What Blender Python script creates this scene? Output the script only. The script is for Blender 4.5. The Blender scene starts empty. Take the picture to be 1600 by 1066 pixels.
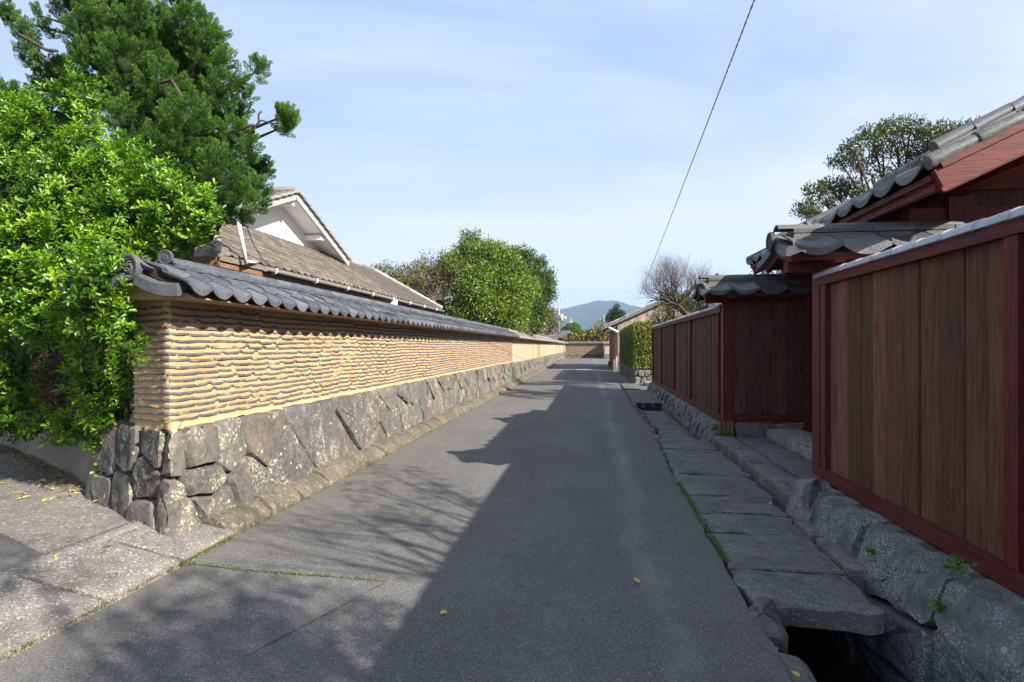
import bpy, math, random
import numpy as np
from mathutils import Matrix, Vector

random.seed(7)
rng = np.random.default_rng(11)
SC = bpy.context.scene
COL = SC.collection

# ---------------------------------------------------------------- camera, light, exposure
TH = math.atan(123 / 889.0)
EYE = 1.6
cam_data = bpy.data.cameras.new("camera")
cam = bpy.data.objects.new("camera", cam_data)
COL.objects.link(cam)
cam.location = (0, 0, EYE)
cam.rotation_euler = (math.radians(90), 0, TH)
cam_data.sensor_width = 36.0
cam_data.lens = 36.0 * 889.0 / 1600.0
cam_data.shift_y = 8.0 / 1600.0
cam_data.clip_start = 0.05
cam_data.clip_end = 9000
SC.camera = cam

SUN_EL = math.radians(31.0)
SUN_AZ = math.radians(31.0)            # from +X towards -Y (behind the camera, to the right)
sun_dir = Vector((math.cos(SUN_AZ) * math.cos(SUN_EL), -math.sin(SUN_AZ) * math.cos(SUN_EL), math.sin(SUN_EL)))
sd = bpy.data.lights.new("sun", 'SUN')
sd.energy = 5.0
sd.angle = math.radians(0.55)
sd.color = (1.0, 0.93, 0.82)
sun = bpy.data.objects.new("sun", sd)
COL.objects.link(sun)
sun.rotation_euler = (-sun_dir).to_track_quat('-Z', 'Y').to_euler()
sun.location = (30, -20, 30)

world = bpy.data.worlds.new("World")
SC.world = world
world.use_nodes = True
wn = world.node_tree
for n in list(wn.nodes):
    wn.nodes.remove(n)
w_out = wn.nodes.new("ShaderNodeOutputWorld")
w_bg = wn.nodes.new("ShaderNodeBackground")
w_sky = wn.nodes.new("ShaderNodeTexSky")
w_sky.sky_type = 'NISHITA'
w_sky.sun_disc = False
w_sky.sun_elevation = SUN_EL
w_sky.sun_rotation = math.atan2(sun_dir.x, sun_dir.y)
w_sky.air_density = 1.0
w_sky.dust_density = 0.3
w_sky.ozone_density = 1.2
w_bg.inputs['Strength'].default_value = 0.067
# thin high cloud: noise on the sky direction, projected on a flat layer
tc = wn.nodes.new("ShaderNodeTexCoord")
sep = wn.nodes.new("ShaderNodeSeparateXYZ")
wn.links.new(tc.outputs['Generated'], sep.inputs[0])
def wmath(op, a, b=None, c=None):
    m = wn.nodes.new("ShaderNodeMath"); m.operation = op
    for i, v in enumerate((a, b, c)):
        if v is None: continue
        if isinstance(v, (int, float)): m.inputs[i].default_value = v
        else: wn.links.new(v, m.inputs[i])
    return m.outputs[0]
zz = wmath('ADD', wmath('MAXIMUM', sep.outputs[2], 0.0), 0.12)
cu = wmath('DIVIDE', sep.outputs[0], zz)
cv = wmath('DIVIDE', sep.outputs[1], zz)
comb = wn.nodes.new("ShaderNodeCombineXYZ")
wn.links.new(wmath('ADD', wmath('MULTIPLY', cu, 0.50), 5.1), comb.inputs[0])
wn.links.new(wmath('ADD', wmath('MULTIPLY', cv, 1.0), 4.0), comb.inputs[1])
cn = wn.nodes.new("ShaderNodeTexNoise")
cn.inputs['Scale'].default_value = 0.62
cn.inputs['Detail'].default_value = 7
cn.inputs['Roughness'].default_value = 0.58
cn.inputs['Distortion'].default_value = 0.5
wn.links.new(comb.outputs[0], cn.inputs['Vector'])
cr = wn.nodes.new("ShaderNodeMapRange")
cr.inputs['From Min'].default_value = 0.37
cr.inputs['From Max'].default_value = 0.70
cr.inputs['To Max'].default_value = 0.85
wn.links.new(cn.outputs['Fac'], cr.inputs['Value'])
# more of the thin cloud is looked through near the horizon
hz = wn.nodes.new("ShaderNodeMapRange")
hz.inputs['From Min'].default_value = 0.0
hz.inputs['From Max'].default_value = 0.55
hz.inputs['To Min'].default_value = 0.82
hz.inputs['To Max'].default_value = 0.08
wn.links.new(sep.outputs[2], hz.inputs['Value'])
fac = wmath('MINIMUM', wmath('ADD', cr.outputs[0], hz.outputs[0]), 0.95)
wmix = wn.nodes.new("ShaderNodeMix"); wmix.data_type = 'RGBA'
wn.links.new(fac, wmix.inputs['Factor'])
thin = wn.nodes.new("ShaderNodeMix"); thin.data_type = 'RGBA'      # thin even veil over the clear sky
thin.inputs['Factor'].default_value = 0.70
wn.links.new(w_sky.outputs[0], thin.inputs[6])
thin.inputs[7].default_value = (1.9, 3.35, 6.0, 1)
wn.links.new(thin.outputs[2], wmix.inputs[6])
wmix.inputs[7].default_value = (5.2, 5.45, 6.0, 1)
wn.links.new(wmix.outputs[2], w_bg.inputs['Color'])
wn.links.new(w_bg.outputs[0], w_out.inputs['Surface'])

SC.view_settings.view_transform = 'Standard'
SC.view_settings.look = 'None'
SC.view_settings.gamma = 1.0
SC.view_settings.use_curve_mapping = False
SC.view_settings.exposure = 1.38
SC.render.engine = 'CYCLES'
SC.cycles.use_denoising = True
SC.cycles.max_bounces = 6
SC.cycles.diffuse_bounces = 3
SC.cycles.glossy_bounces = 2
SC.cycles.transmission_bounces = 3
SC.cycles.volume_bounces = 0
SC.cycles.use_adaptive_sampling = True
SC.cycles.adaptive_threshold = 0.012

# ---------------------------------------------------------------- small helpers
S_, C_ = math.sin(TH), math.cos(TH)
def at(px, py, X=None, Y=None, Z=None):
    """a world point on the sight line of a photo pixel (1600 wide), at a known X, Y or Z"""
    u = (px - 800) / 889.0; v = -(py - 541) / 889.0
    r = Vector((u * C_ - S_, u * S_ + C_, v))
    t = X / r.x if X is not None else Y / r.y if Y is not None else (Z - EYE) / r.z
    return Vector((r.x * t, r.y * t, EYE + r.z * t))

class MB:
    def __init__(s):
        s.v = []; s.f = []
    def vert(s, p):
        s.v.append((p[0], p[1], p[2])); return len(s.v) - 1
    def face(s, *ids):
        s.f.append(tuple(ids))
    def box(s, lo, hi, M=None):
        b = len(s.v)
        for z in (lo[2], hi[2]):
            for x, y in ((lo[0], lo[1]), (hi[0], lo[1]), (hi[0], hi[1]), (lo[0], hi[1])):
                p = Vector((x, y, z)); s.v.append(tuple(M @ p) if M else tuple(p))
        for q in ((3, 2, 1, 0), (4, 5, 6, 7), (0, 1, 5, 4), (1, 2, 6, 5), (2, 3, 7, 6), (3, 0, 4, 7)):
            s.f.append(tuple(b + i for i in q))
    def beam(s, a, b, w, h, up=(0, 0, 1)):
        """box-section bar from a to b, w wide, h high"""
        a = Vector(a); b = Vector(b); t = (b - a).normalized(); u = Vector(up)
        r = t.cross(u).normalized(); u = r.cross(t).normalized()
        k = len(s.v)
        for p in (a, b):
            for i, j in ((-1, -1), (1, -1), (1, 1), (-1, 1)):
                s.v.append(tuple(p + r * (i * w / 2) + u * (j * h / 2)))
        for q in ((3, 2, 1, 0), (4, 5, 6, 7), (0, 1, 5, 4), (1, 2, 6, 5), (2, 3, 7, 6), (3, 0, 4, 7)):
            s.f.append(tuple(k + i for i in q))
    def tube(s, pts, rad, n=6, cap=True):
        pts = [Vector(p) for p in pts]
        if isinstance(rad, (int, float)): rad = [rad] * len(pts)
        k = len(s.v); t0 = (pts[1] - pts[0]).normalized()
        ref = Vector((0, 0, 1)) if abs(t0.z) < 0.9 else Vector((1, 0, 0))
        for i, p in enumerate(pts):
            t = (pts[min(i + 1, len(pts) - 1)] - pts[max(i - 1, 0)]).normalized()
            a = t.cross(ref)
            a = a.normalized() if a.length > 1e-5 else Vector((1, 0, 0))
            b = t.cross(a)
            for j in range(n):
                an = 2 * math.pi * j / n
                s.v.append(tuple(p + a * (math.cos(an) * rad[i]) + b * (math.sin(an) * rad[i])))
        for i in range(len(pts) - 1):
            for j in range(n):
                j2 = (j + 1) % n
                s.f.append((k + i * n + j, k + i * n + j2, k + (i + 1) * n + j2, k + (i + 1) * n + j))
        if cap:
            s.f.append(tuple(k + j for j in range(n - 1, -1, -1)))
            e = k + (len(pts) - 1) * n
            s.f.append(tuple(e + j for j in range(n)))
    def grid(s, P, closed=False):
        """P[i][j] points"""
        k = len(s.v); n = len(P[0])
        for row in P:
            for p in row: s.v.append((p[0], p[1], p[2]))
        for i in range(len(P) - 1):
            for j in range(n - 1 + (1 if closed else 0)):
                j2 = (j + 1) % n
                s.f.append((k + i * n + j, k + i * n + j2, k + (i + 1) * n + j2, k + (i + 1) * n + j))
    def add(s, other, M):
        k = len(s.v)
        s.v += [tuple(M @ Vector(p)) for p in other.v]
        s.f += [tuple(k + i for i in f) for f in other.f]
    def mesh(s, name, mat, smooth=False, origin=(0, 0, 0), angle=None):
        me = bpy.data.meshes.new(name)
        o = origin
        me.from_pydata([(p[0] - o[0], p[1] - o[1], p[2] - o[2]) for p in s.v], [], s.f)
        me.materials.append(mat)
        if smooth:
            me.polygons.foreach_set('use_smooth', [True] * len(me.polygons))
            if angle:
                try: me.set_sharp_from_angle(angle=math.radians(angle))
                except Exception: pass
        me.update()
        return me

WL = {}                                  # world location of every object made
def put(name, data, loc=(0, 0, 0), rotz=0.0, parent=None):
    o = bpy.data.objects.new(name, data)
    COL.objects.link(o)
    loc = Vector(loc); WL[o] = loc
    if parent is not None:
        o.parent = parent; o.location = loc - WL[parent]
    else:
        o.location = loc
    o.rotation_euler = (0, 0, rotz)
    return o
def thing(name, label, cat, loc, group=None):
    o = put(name, None, loc); o.empty_display_size = 0.2
    return tag(o, label, cat, group)
def tag(o, label, cat, group=None):
    o['label'] = label; o['category'] = cat
    if group: o['group'] = group
    return o
def build(name, mb, mat, parent=None, smooth=False, loc=None, angle=None, stuff=False, structure=False):
    if loc is None:
        loc = WL[parent] if parent is not None else (0, 0, 0)
    o = put(name, mb.mesh(name, mat, smooth, loc, angle), loc, 0, parent)
    if stuff: o['kind'] = 'stuff'
    if structure: o['kind'] = 'structure'
    return o
def centre(mb):
    a = np.array(mb.v); return Vector((a.min(0) + a.max(0)) / 2)

# ---------------------------------------------------------------- materials
class Mat:
    def __init__(s, name, rough=0.8, spec=0.3):
        s.m = bpy.data.materials.new(name); s.m.use_nodes = True
        s.nt = s.m.node_tree; s.b = s.nt.nodes['Principled BSDF']
        s.b.inputs['Roughness'].default_value = rough
        s.b.inputs['Specular IOR Level'].default_value = spec
        s.g = s.nt.nodes.new('ShaderNodeNewGeometry'); s.oi = None
    def lk(s, v, sock):
        if isinstance(v, (int, float)): sock.default_value = v
        elif isinstance(v, tuple): sock.default_value = (*v, 1) if len(v) == 3 and sock.type == 'RGBA' else v
        else: s.nt.links.new(v, sock)
    def pos(s, sc=(1, 1, 1), off=None):
        m = s.nt.nodes.new('ShaderNodeVectorMath'); m.operation = 'MULTIPLY'
        s.nt.links.new(s.g.outputs['Position'], m.inputs[0]); m.inputs[1].default_value = sc
        if off is not None:
            a = s.nt.nodes.new('ShaderNodeVectorMath'); a.operation = 'ADD'
            s.nt.links.new(m.outputs[0], a.inputs[0])
            c = s.nt.nodes.new('ShaderNodeCombineXYZ')
            for i in range(3): s.nt.links.new(s.math('MULTIPLY', off, 37.0 + 11 * i), c.inputs[i])
            s.nt.links.new(c.outputs[0], a.inputs[1]); return a.outputs[0]
        return m.outputs[0]
    def noise(s, scale=5, detail=4, rough=0.55, vec=None, dist=0.0):
        n = s.nt.nodes.new('ShaderNodeTexNoise')
        n.inputs['Scale'].default_value = scale; n.inputs['Detail'].default_value = detail
        n.inputs['Roughness'].default_value = rough; n.inputs['Distortion'].default_value = dist
        s.nt.links.new(vec if vec is not None else s.g.outputs['Position'], n.inputs['Vector'])
        return n.outputs['Fac']
    def voro(s, scale=5, feature='F1', out='Distance', vec=None, rnd=1.0):
        n = s.nt.nodes.new('ShaderNodeTexVoronoi'); n.feature = feature
        n.inputs['Scale'].default_value = scale; n.inputs['Randomness'].default_value = rnd
        s.nt.links.new(vec if vec is not None else s.g.outputs['Position'], n.inputs['Vector'])
        return n.outputs[out]
    def rand(s):
        if s.oi is None: s.oi = s.nt.nodes.new('ShaderNodeObjectInfo')
        return s.oi.outputs['Random']
    def attr(s, name):
        n = s.nt.nodes.new('ShaderNodeAttribute'); n.attribute_name = name
        return n.outputs['Fac']
    def sepx(s, v, i):
        n = s.nt.nodes.new('ShaderNodeSeparateXYZ'); s.nt.links.new(v, n.inputs[0]); return n.outputs[i]
    def math(s, op, a, b=None, c=None):
        n = s.nt.nodes.new('ShaderNodeMath'); n.operation = op
        for i, v in enumerate((a, b, c)):
            if v is not None: s.lk(v, n.inputs[i])
        return n.outputs[0]
    def step(s, v, a, b, lo=0.0, hi=1.0):
        n = s.nt.nodes.new('ShaderNodeMapRange')
        n.inputs['From Min'].default_value = a; n.inputs['From Max'].default_value = b
        n.inputs['To Min'].default_value = lo; n.inputs['To Max'].default_value = hi
        s.lk(v, n.inputs['Value']); return n.outputs[0]
    def mix(s, f, a, b, mode='MIX'):
        n = s.nt.nodes.new('ShaderNodeMix'); n.data_type = 'RGBA'; n.blend_type = mode
        s.lk(f, n.inputs['Factor']); s.lk(a, n.inputs[6]); s.lk(b, n.inputs[7]); return n.outputs[2]
    def ramp(s, f, stops):
        n = s.nt.nodes.new('ShaderNodeValToRGB'); cr = n.color_ramp
        while len(cr.elements) < len(stops): cr.elements.new(0.5)
        for e, (p, c) in zip(cr.elements, stops):
            e.position = p; e.color = (*c, 1)
        s.lk(f, n.inputs[0]); return n.outputs[0]
    def bump(s, h, strength=0.5, dist=0.01):
        n = s.nt.nodes.new('ShaderNodeBump')
        n.inputs['Strength'].default_value = strength; n.inputs['Distance'].default_value = dist
        s.lk(h, n.inputs['Height']); s.nt.links.new(n.outputs[0], s.b.inputs['Normal'])
    def col(s, c): s.lk(c, s.b.inputs['Base Color'])
    def rough(s, v): s.lk(v, s.b.inputs['Roughness'])

def mat_asphalt(name, a, b):
    m = Mat(name, 0.88, 0.25)
    big = m.noise(0.7, 5, 0.6); mid = m.noise(9, 4, 0.6)
    c = m.mix(m.step(big, 0.3, 0.7), a, b)
    c = m.mix(m.step(mid, 0.35, 0.75, 0, 0.35), c, tuple(x * 1.5 for x in b))
    cell = m.voro(150, 'F1', 'Color')
    r = m.sepx(cell, 0)
    worn = m.step(m.noise(0.9, 5, 0.6, m.pos((1.6, 0.35, 1))), 0.42, 0.66)
    c = m.mix(m.math('MULTIPLY', worn, 0.45), c, tuple(x * 0.66 for x in a))
    stain = m.step(m.noise(2.3, 4, 0.7), 0.64, 0.74)
    c = m.mix(m.math('MULTIPLY', stain, 0.35), c, tuple(x * 0.55 for x in a))
    c = m.mix(m.step(r, 0.55, 1.0, 0, 0.5), c, tuple(x * 1.55 for x in b))
    c = m.mix(m.step(r, 0.45, 0.0, 0, 0.6), c, tuple(x * 0.42 for x in a))
    tiny = m.voro(150, 'F1', 'Color')
    c = m.mix(m.step(m.sepx(tiny, 1), 0.972, 0.98, 0, 0.7), c, (0.34, 0.29, 0.24))
    # dusty worn strip where wheels and feet keep to the drain side
    x = m.sepx(m.g.outputs['Position'], 0)
    wob = m.noise(0.45, 3, 0.6)
    xx = m.math('ADD', x, m.math('MULTIPLY', wob, -0.5))
    band = m.math('MULTIPLY', m.step(xx, 0.00, 0.16), m.step(xx, 0.34, 0.20))
    dust = m.math('MULTIPLY', band, m.step(m.noise(1.4, 4, 0.65, m.pos((1, 0.5, 1))), 0.38, 0.7))
    c = m.mix(m.math('MULTIPLY', dust, 0.6), c, (0.27, 0.26, 0.25))
    x2 = m.math('ADD', x, m.math('MULTIPLY', wob, 0.6))
    edge = m.step(x2, -2.25, -2.75)
    c = m.mix(m.math('MULTIPLY', edge, 0.25), c, (0.20, 0.185, 0.165))
    m.col(c)
    h = m.math('ADD', m.voro(150, 'F1', 'Distance'), m.math('MULTIPLY', m.noise(30, 3), 0.5))
    m.bump(h, 0.4, 0.004)
    return m.m

def mat_concrete(name, a, b, speck=0.8, scale=62, moss=0.0):
    m = Mat(name, 0.9, 0.2)
    c = m.mix(m.step(m.noise(2.2, 5, 0.65), 0.3, 0.7), a, b)
    cell = m.voro(scale, 'F1', 'Color', m.pos((1, 1, 1)))
    r = m.sepx(cell, 0)
    big = m.noise(3.0, 3)
    dist = m.voro(scale, 'F1', 'Distance', m.pos((1, 1, 1)))
    peb = m.math('MULTIPLY', m.step(r, 0.40, 0.46), m.step(dist, 0.50, 0.40))
    c = m.mix(m.math('MULTIPLY', peb, speck), c, tuple(x * 0.30 for x in a))
    c = m.mix(m.step(r, 0.90, 0.93, 0, 0.6 * speck), c, (0.62, 0.58, 0.53))
    c = m.mix(m.step(big, 0.50, 0.72, 0, 0.5), c, tuple(x * 0.5 for x in a))
    c = m.mix(m.step(m.noise(11, 5, 0.75), 0.56, 0.70, 0, 0.45), c, tuple(min(0.6, x * 1.35) for x in b))
    if moss:
        c = m.mix(m.math('MULTIPLY', m.step(m.noise(4.5, 6, 0.7), 0.55, 0.68), moss), c, (0.055, 0.06, 0.018))
    m.col(c)
    m.bump(m.math('ADD', m.noise(40, 4), m.math('MULTIPLY', r, 0.4)), 0.45, 0.006)
    return m.m

def mat_stone(name, tones, lichen=(0.62, 0.60, 0.42), lich=0.5, mossy=0.0, dark=0.3, fine=1.0, rust=0.3, cover=0.0):
    m = Mat(name, 0.88, 0.25)
    r = m.rand()
    c = m.ramp(r, [(i / max(1, len(tones) - 1), t) for i, t in enumerate(tones)])
    p = m.pos((1, 1, 1), r)
    n1 = m.noise(5.5, 6, 0.65, p); n2 = m.noise(22, 5, 0.7, p)
    c = m.mix(m.step(n1, 0.35, 0.7, 0, 0.75), c, tuple(x * 0.62 for x in tones[0]))
    c = m.mix(m.step(n2, 0.40, 0.72, 0, 0.55), c, tuple(min(0.6, x * 1.7) for x in tones[-1]))
    c = m.mix(m.math('MULTIPLY', m.step(m.noise(2.6, 4, 0.6, p), 0.58, 0.76), rust), c, (0.26, 0.17, 0.10))
    ps = m.pos((1, 1, 0.35), r)
    c = m.mix(m.math('MULTIPLY', m.step(m.noise(9, 5, 0.7, ps), 0.55, 0.75), dark), c, (0.03, 0.03, 0.03))
    # lichen: crusty pale spots gathered in patches
    patch = m.step(m.noise(3.4, 4, 0.6, p), 0.50 - cover, 0.66 - cover)
    spot = m.step(m.math('ADD', m.voro(30 * fine, 'F1', 'Distance', p), m.math('MULTIPLY', m.noise(60, 3), 0.35)), 0.60, 0.46)
    crust = m.step(m.noise(34 * fine, 5, 0.75, p), 0.52, 0.58)
    lf = m.math('MULTIPLY', m.math('MULTIPLY', patch, m.math('MAXIMUM', spot, crust)), lich)
    c = m.mix(lf, c, lichen)
    lone = m.math('MULTIPLY', m.step(m.voro(11, 'F1', 'Distance', p), 0.20, 0.15), m.step(m.sepx(m.voro(11, 'F1', 'Color', p), 1), 0.72, 0.74))
    c = m.mix(m.math('MULTIPLY', lone, lich), c, tuple(x * 0.95 for x in lichen))
    if mossy:
        c = m.mix(m.math('MULTIPLY', m.step(m.noise(7, 5, 0.7, p), 0.60, 0.70), mossy), c, (0.05, 0.075, 0.015))
    m.col(c)
    h = m.math('ADD', m.math('MULTIPLY', n1, 1.2), m.math('MULTIPLY', n2, 0.6))
    h = m.math('ADD', h, m.math('MULTIPLY', lf, 0.12))
    m.bump(h, 0.75, 0.028)
    return m.m

def mat_plain(name, c1, c2, scale=6, rough=0.85, bump=0.3, bd=0.006, orand=0.0, spec=0.3, stretch=(1, 1, 1)):
    m = Mat(name, rough, spec)
    c = m.mix(m.step(m.noise(scale, 6, 0.65, m.pos(stretch)), 0.3, 0.72), c1, c2)
    if orand:
        f = m.math('ADD', 1 - orand, m.math('MULTIPLY', m.rand(), 2 * orand))
        cc = m.nt.nodes.new('ShaderNodeCombineXYZ')
        for i in range(3): m.lk(f, cc.inputs[i])
        c = m.mix(1.0, c, cc.outputs[0], 'MULTIPLY')
    m.col(c)
    if bump: m.bump(m.noise(scale * 6, 5, 0.7, m.pos(stretch)), bump, bd)
    return m.m

def mat_wood(name, c1, c2, orand=0.3, rough=0.75, knots=True, axis=2, spec=0.25):
    m = Mat(name, rough, spec)
    r = m.rand()
    st = [14, 14, 14]; st[axis] = 0.9
    g1 = m.noise(3.2, 6, 0.65, m.pos(tuple(st), r), 0.5)
    st2 = [60, 60, 60]; st2[axis] = 1.5
    g2 = m.noise(2.2, 4, 0.7, m.pos(tuple(st2), r))
    c = m.mix(m.step(g1, 0.36, 0.64), c1, c2)
    c = m.mix(m.step(g2, 0.48, 0.74, 0, 0.75), c, tuple(x * 0.45 for x in c1))
    wv = m.noise(1.1, 4, 0.6, m.pos((1, 1, 0.5), r))
    c = m.mix(m.step(wv, 0.55, 0.75, 0, 0.35), c, tuple(min(0.5, x * 1.5 + 0.02) for x in c2))
    if knots:
        k = [3.2, 3.2, 3.2]; k[axis] = 1.7
        d = m.voro(1.0, 'F1', 'Distance', m.pos(tuple(k), r))
        c = m.mix(m.step(d, 0.13, 0.05, 0, 0.75), c, tuple(x * 0.45 for x in c1))
    f = m.math('ADD', 1 - orand, m.math('MULTIPLY', r, 2 * orand))
    cc = m.nt.nodes.new('ShaderNodeCombineXYZ')
    for i in range(3): m.lk(f, cc.inputs[i])
    c = m.mix(1.0, c, cc.outputs[0], 'MULTIPLY')
    m.col(c)
    m.bump(m.math('ADD', g1, m.math('MULTIPLY', g2, 0.6)), 0.35, 0.006)
    return m.m

def mat_tile(name, c1, c2, pale=(0.30, 0.31, 0.33), mossc=None, rough=0.55, orand=0.25, wear=0.5, spec=0.4):
    m = Mat(name, rough, spec)
    r = m.rand(); p = m.pos((1, 1, 1), r)
    n = m.noise(7, 6, 0.7, p); n2 = m.noise(38, 4, 0.7, p)
    c = m.mix(m.step(n, 0.3, 0.7), c1, c2)
    c = m.mix(m.math('MULTIPLY', m.step(n2, 0.5, 0.75), wear), c, pale)
    if mossc:
        c = m.mix(m.step(m.noise(5, 5, 0.7), 0.5, 0.68, 0, 0.6), c, mossc)
    f = m.math('ADD', 1 - orand, m.math('MULTIPLY', r, 2 * orand))
    cc = m.nt.nodes.new('ShaderNodeCombineXYZ')
    for i in range(3): m.lk(f, cc.inputs[i])
    c = m.mix(1.0, c, cc.outputs[0], 'MULTIPLY')
    m.col(c)
    m.bump(m.math('ADD', n, m.math('MULTIPLY', n2, 0.5)), 0.3, 0.006)
    return m.m

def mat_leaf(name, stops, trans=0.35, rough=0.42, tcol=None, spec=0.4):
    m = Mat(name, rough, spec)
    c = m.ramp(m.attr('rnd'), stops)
    m.col(c)
    t = m.nt.nodes.new('ShaderNodeBsdfTranslucent')
    tc_ = m.mix(1.0, c, tcol or (1.25, 1.35, 0.5), 'MULTIPLY')
    m.nt.links.new(tc_, t.inputs['Color'])
    x = m.nt.nodes.new('ShaderNodeMixShader'); x.inputs[0].default_value = trans
    m.nt.links.new(m.b.outputs[0], x.inputs[1]); m.nt.links.new(t.outputs[0], x.inputs[2])
    m.nt.links.new(x.outputs[0], m.nt.nodes['Material Output'].inputs['Surface'])
    return m.m

M = {}
M['road'] = mat_asphalt('asphalt', (0.092, 0.090, 0.088), (0.132, 0.128, 0.122))
M['patch'] = mat_asphalt('asphalt_patch', (0.05, 0.052, 0.055), (0.07, 0.07, 0.072))
M['apron'] = mat_concrete('weathered_concrete', (0.145, 0.135, 0.122), (0.22, 0.20, 0.182), 0.55, 60)
M['slab'] = mat_concrete('exposed_aggregate', (0.155, 0.140, 0.128), (0.215, 0.195, 0.178), 0.65, 88)
M['kerb'] = mat_concrete('old_kerb', (0.085, 0.074, 0.056), (0.15, 0.128, 0.095), 0.3, 40, 0.6)
M['path'] = mat_concrete('path_stone', (0.095, 0.095, 0.094), (0.195, 0.19, 0.178), 0.40, 90, 0.6)
M['step'] = mat_concrete('granite_step', (0.16, 0.16, 0.16), (0.30, 0.29, 0.27), 0.8, 42, 0.4)
M['lowwall'] = mat_concrete('retaining_wall', (0.20, 0.175, 0.14), (0.28, 0.245, 0.20), 0.2, 60, 0.25)
M['stone_sun'] = mat_stone('wall_stone', [(0.066, 0.067, 0.071), (0.130, 0.100, 0.084), (0.090, 0.078, 0.074), (0.150, 0.136, 0.110), (0.082, 0.083, 0.088), (0.105, 0.082, 0.072), (0.125, 0.116, 0.104)],
                           (0.46, 0.43, 0.29), 0.85, 0.15, 0.45)
M['stone_shade'] = mat_stone('drain_stone', [(0.062, 0.070, 0.078), (0.150, 0.156, 0.160), (0.085, 0.092, 0.100), (0.125, 0.128, 0.124)],
                             (0.34, 0.38, 0.38), 0.9, 0.45, 0.95, 1.9, 0.25, 0.09)
M['boulder'] = mat_stone('kerb_boulder', [(0.10, 0.095, 0.09), (0.15, 0.14, 0.13)], (0.36, 0.36, 0.30), 0.3, 0.3, 0.4)
M['mortar'] = mat_plain('earth_packing', (0.05, 0.04, 0.03), (0.10, 0.08, 0.055), 9)
def mat_plaster(name, a, b, streak=0.0):
    m = Mat(name, 0.92, 0.15)
    c = m.mix(m.step(m.noise(3.2, 6, 0.65), 0.3, 0.72), a, b)
    c = m.mix(m.step(m.noise(26, 4, 0.7), 0.5, 0.8, 0, 0.4), c, tuple(x * 0.72 for x in a))
    if streak:
        c = m.mix(m.math('MULTIPLY', m.step(m.noise(1.5, 5, 0.6, m.pos((1, 1, 0.12))), 0.55, 0.72), streak), c, (0.30, 0.18, 0.075))
    m.col(c); m.bump(m.noise(42, 5, 0.7), 0.5, 0.008)
    return m.m
M['mud'] = mat_plaster('ochre_mud', (0.41, 0.262, 0.138), (0.51, 0.345, 0.200), 0.22)
M['mud_grey'] = mat_plaster('grey_mud', (0.40, 0.27, 0.14), (0.50, 0.35, 0.19))
M['plaster'] = mat_plaster('ochre_plaster', (0.34, 0.265, 0.185), (0.41, 0.33, 0.240), 0.3)
M['plaster_dark'] = mat_plaster('repair_plaster', (0.31, 0.175, 0.075), (0.37, 0.225, 0.105), 0.4)
M['bed_grey'] = mat_plaster('grey_bedding', (0.10, 0.09, 0.07), (0.17, 0.15, 0.12))
def mat_coursetile():
    m = Mat('embedded_tile', 0.8, 0.25)
    r = m.rand(); p = m.pos((1, 1, 1), r)
    base = m.mix(m.step(m.noise(12, 5, 0.7, p), 0.3, 0.7), (0.048, 0.050, 0.056), (0.125, 0.122, 0.118))
    base = m.mix(m.step(m.noise(45, 4, 0.7, p), 0.55, 0.7, 0, 0.7), base, (0.30, 0.27, 0.22))
    mudf = m.step(m.math('ADD', m.noise(4.5, 4, 0.65, m.pos((1, 1, 2.5), r)), m.math('MULTIPLY', r, 0.20)), 0.69, 0.79)
    c = m.mix(mudf, base, m.mix(m.noise(20, 3), (0.36, 0.25, 0.13), (0.48, 0.335, 0.18)))
    m.col(c); m.bump(m.noise(60, 5, 0.7), 0.5, 0.006)
    return m.m
M['coursetile'] = mat_coursetile()
M['tile_blue'] = mat_tile('blue_grey_roof_tile', (0.050, 0.055, 0.066), (0.098, 0.104, 0.120), (0.19, 0.195, 0.21), None, 0.5, 0.30, 0.45)
M['tile_old'] = mat_tile('old_grey_roof_tile', (0.15, 0.145, 0.13), (0.24, 0.23, 0.205), (0.38, 0.36, 0.32), None, 0.75, 0.3, 0.5)
M['tile_house'] = mat_tile('brown_grey_roof_tile', (0.088, 0.074, 0.062), (0.140, 0.118, 0.098), (0.21, 0.18, 0.15), None, 0.75, 0.34, 0.4)
M['tile_gate'] = mat_tile('weathered_gate_tile', (0.040, 0.043, 0.050), (0.095, 0.098, 0.104), (0.25, 0.245, 0.22), (0.085, 0.085, 0.055), 0.5, 0.35, 0.55)
M['tile_cap'] = mat_tile('pale_cap_tile', (0.27, 0.285, 0.32), (0.40, 0.42, 0.46), (0.55, 0.55, 0.55), None, 0.6, 0.15, 0.5)
M['tile_dark'] = mat_tile('dark_end_tile', (0.06, 0.063, 0.07), (0.11, 0.115, 0.125), (0.2, 0.2, 0.2), None, 0.5, 0.1, 0.3)
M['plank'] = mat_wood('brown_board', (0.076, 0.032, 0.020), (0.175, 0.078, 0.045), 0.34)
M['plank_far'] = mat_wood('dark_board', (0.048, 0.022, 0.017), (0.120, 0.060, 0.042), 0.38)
M['red'] = mat_wood('red_painted_timber', (0.062, 0.010, 0.010), (0.135, 0.023, 0.020), 0.15, 0.6, False)
M['redx'] = mat_wood('red_painted_beam', (0.062, 0.010, 0.010), (0.135, 0.023, 0.020), 0.15, 0.6, False, 0)
M['redy'] = mat_wood('red_painted_rail', (0.062, 0.010, 0.010), (0.135, 0.023, 0.020), 0.15, 0.6, False, 1)
M['grey_wood'] = mat_wood('silvered_board', (0.22, 0.175, 0.14), (0.36, 0.30, 0.25), 0.2, 0.85)
M['dark_wood'] = mat_wood('dark_house_timber', (0.035, 0.02, 0.014), (0.07, 0.04, 0.026), 0.3)
M['brown_wood'] = mat_wood('brown_eave_timber', (0.16, 0.085, 0.05), (0.24, 0.13, 0.08), 0.2, 0.8, False, 1)
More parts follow.
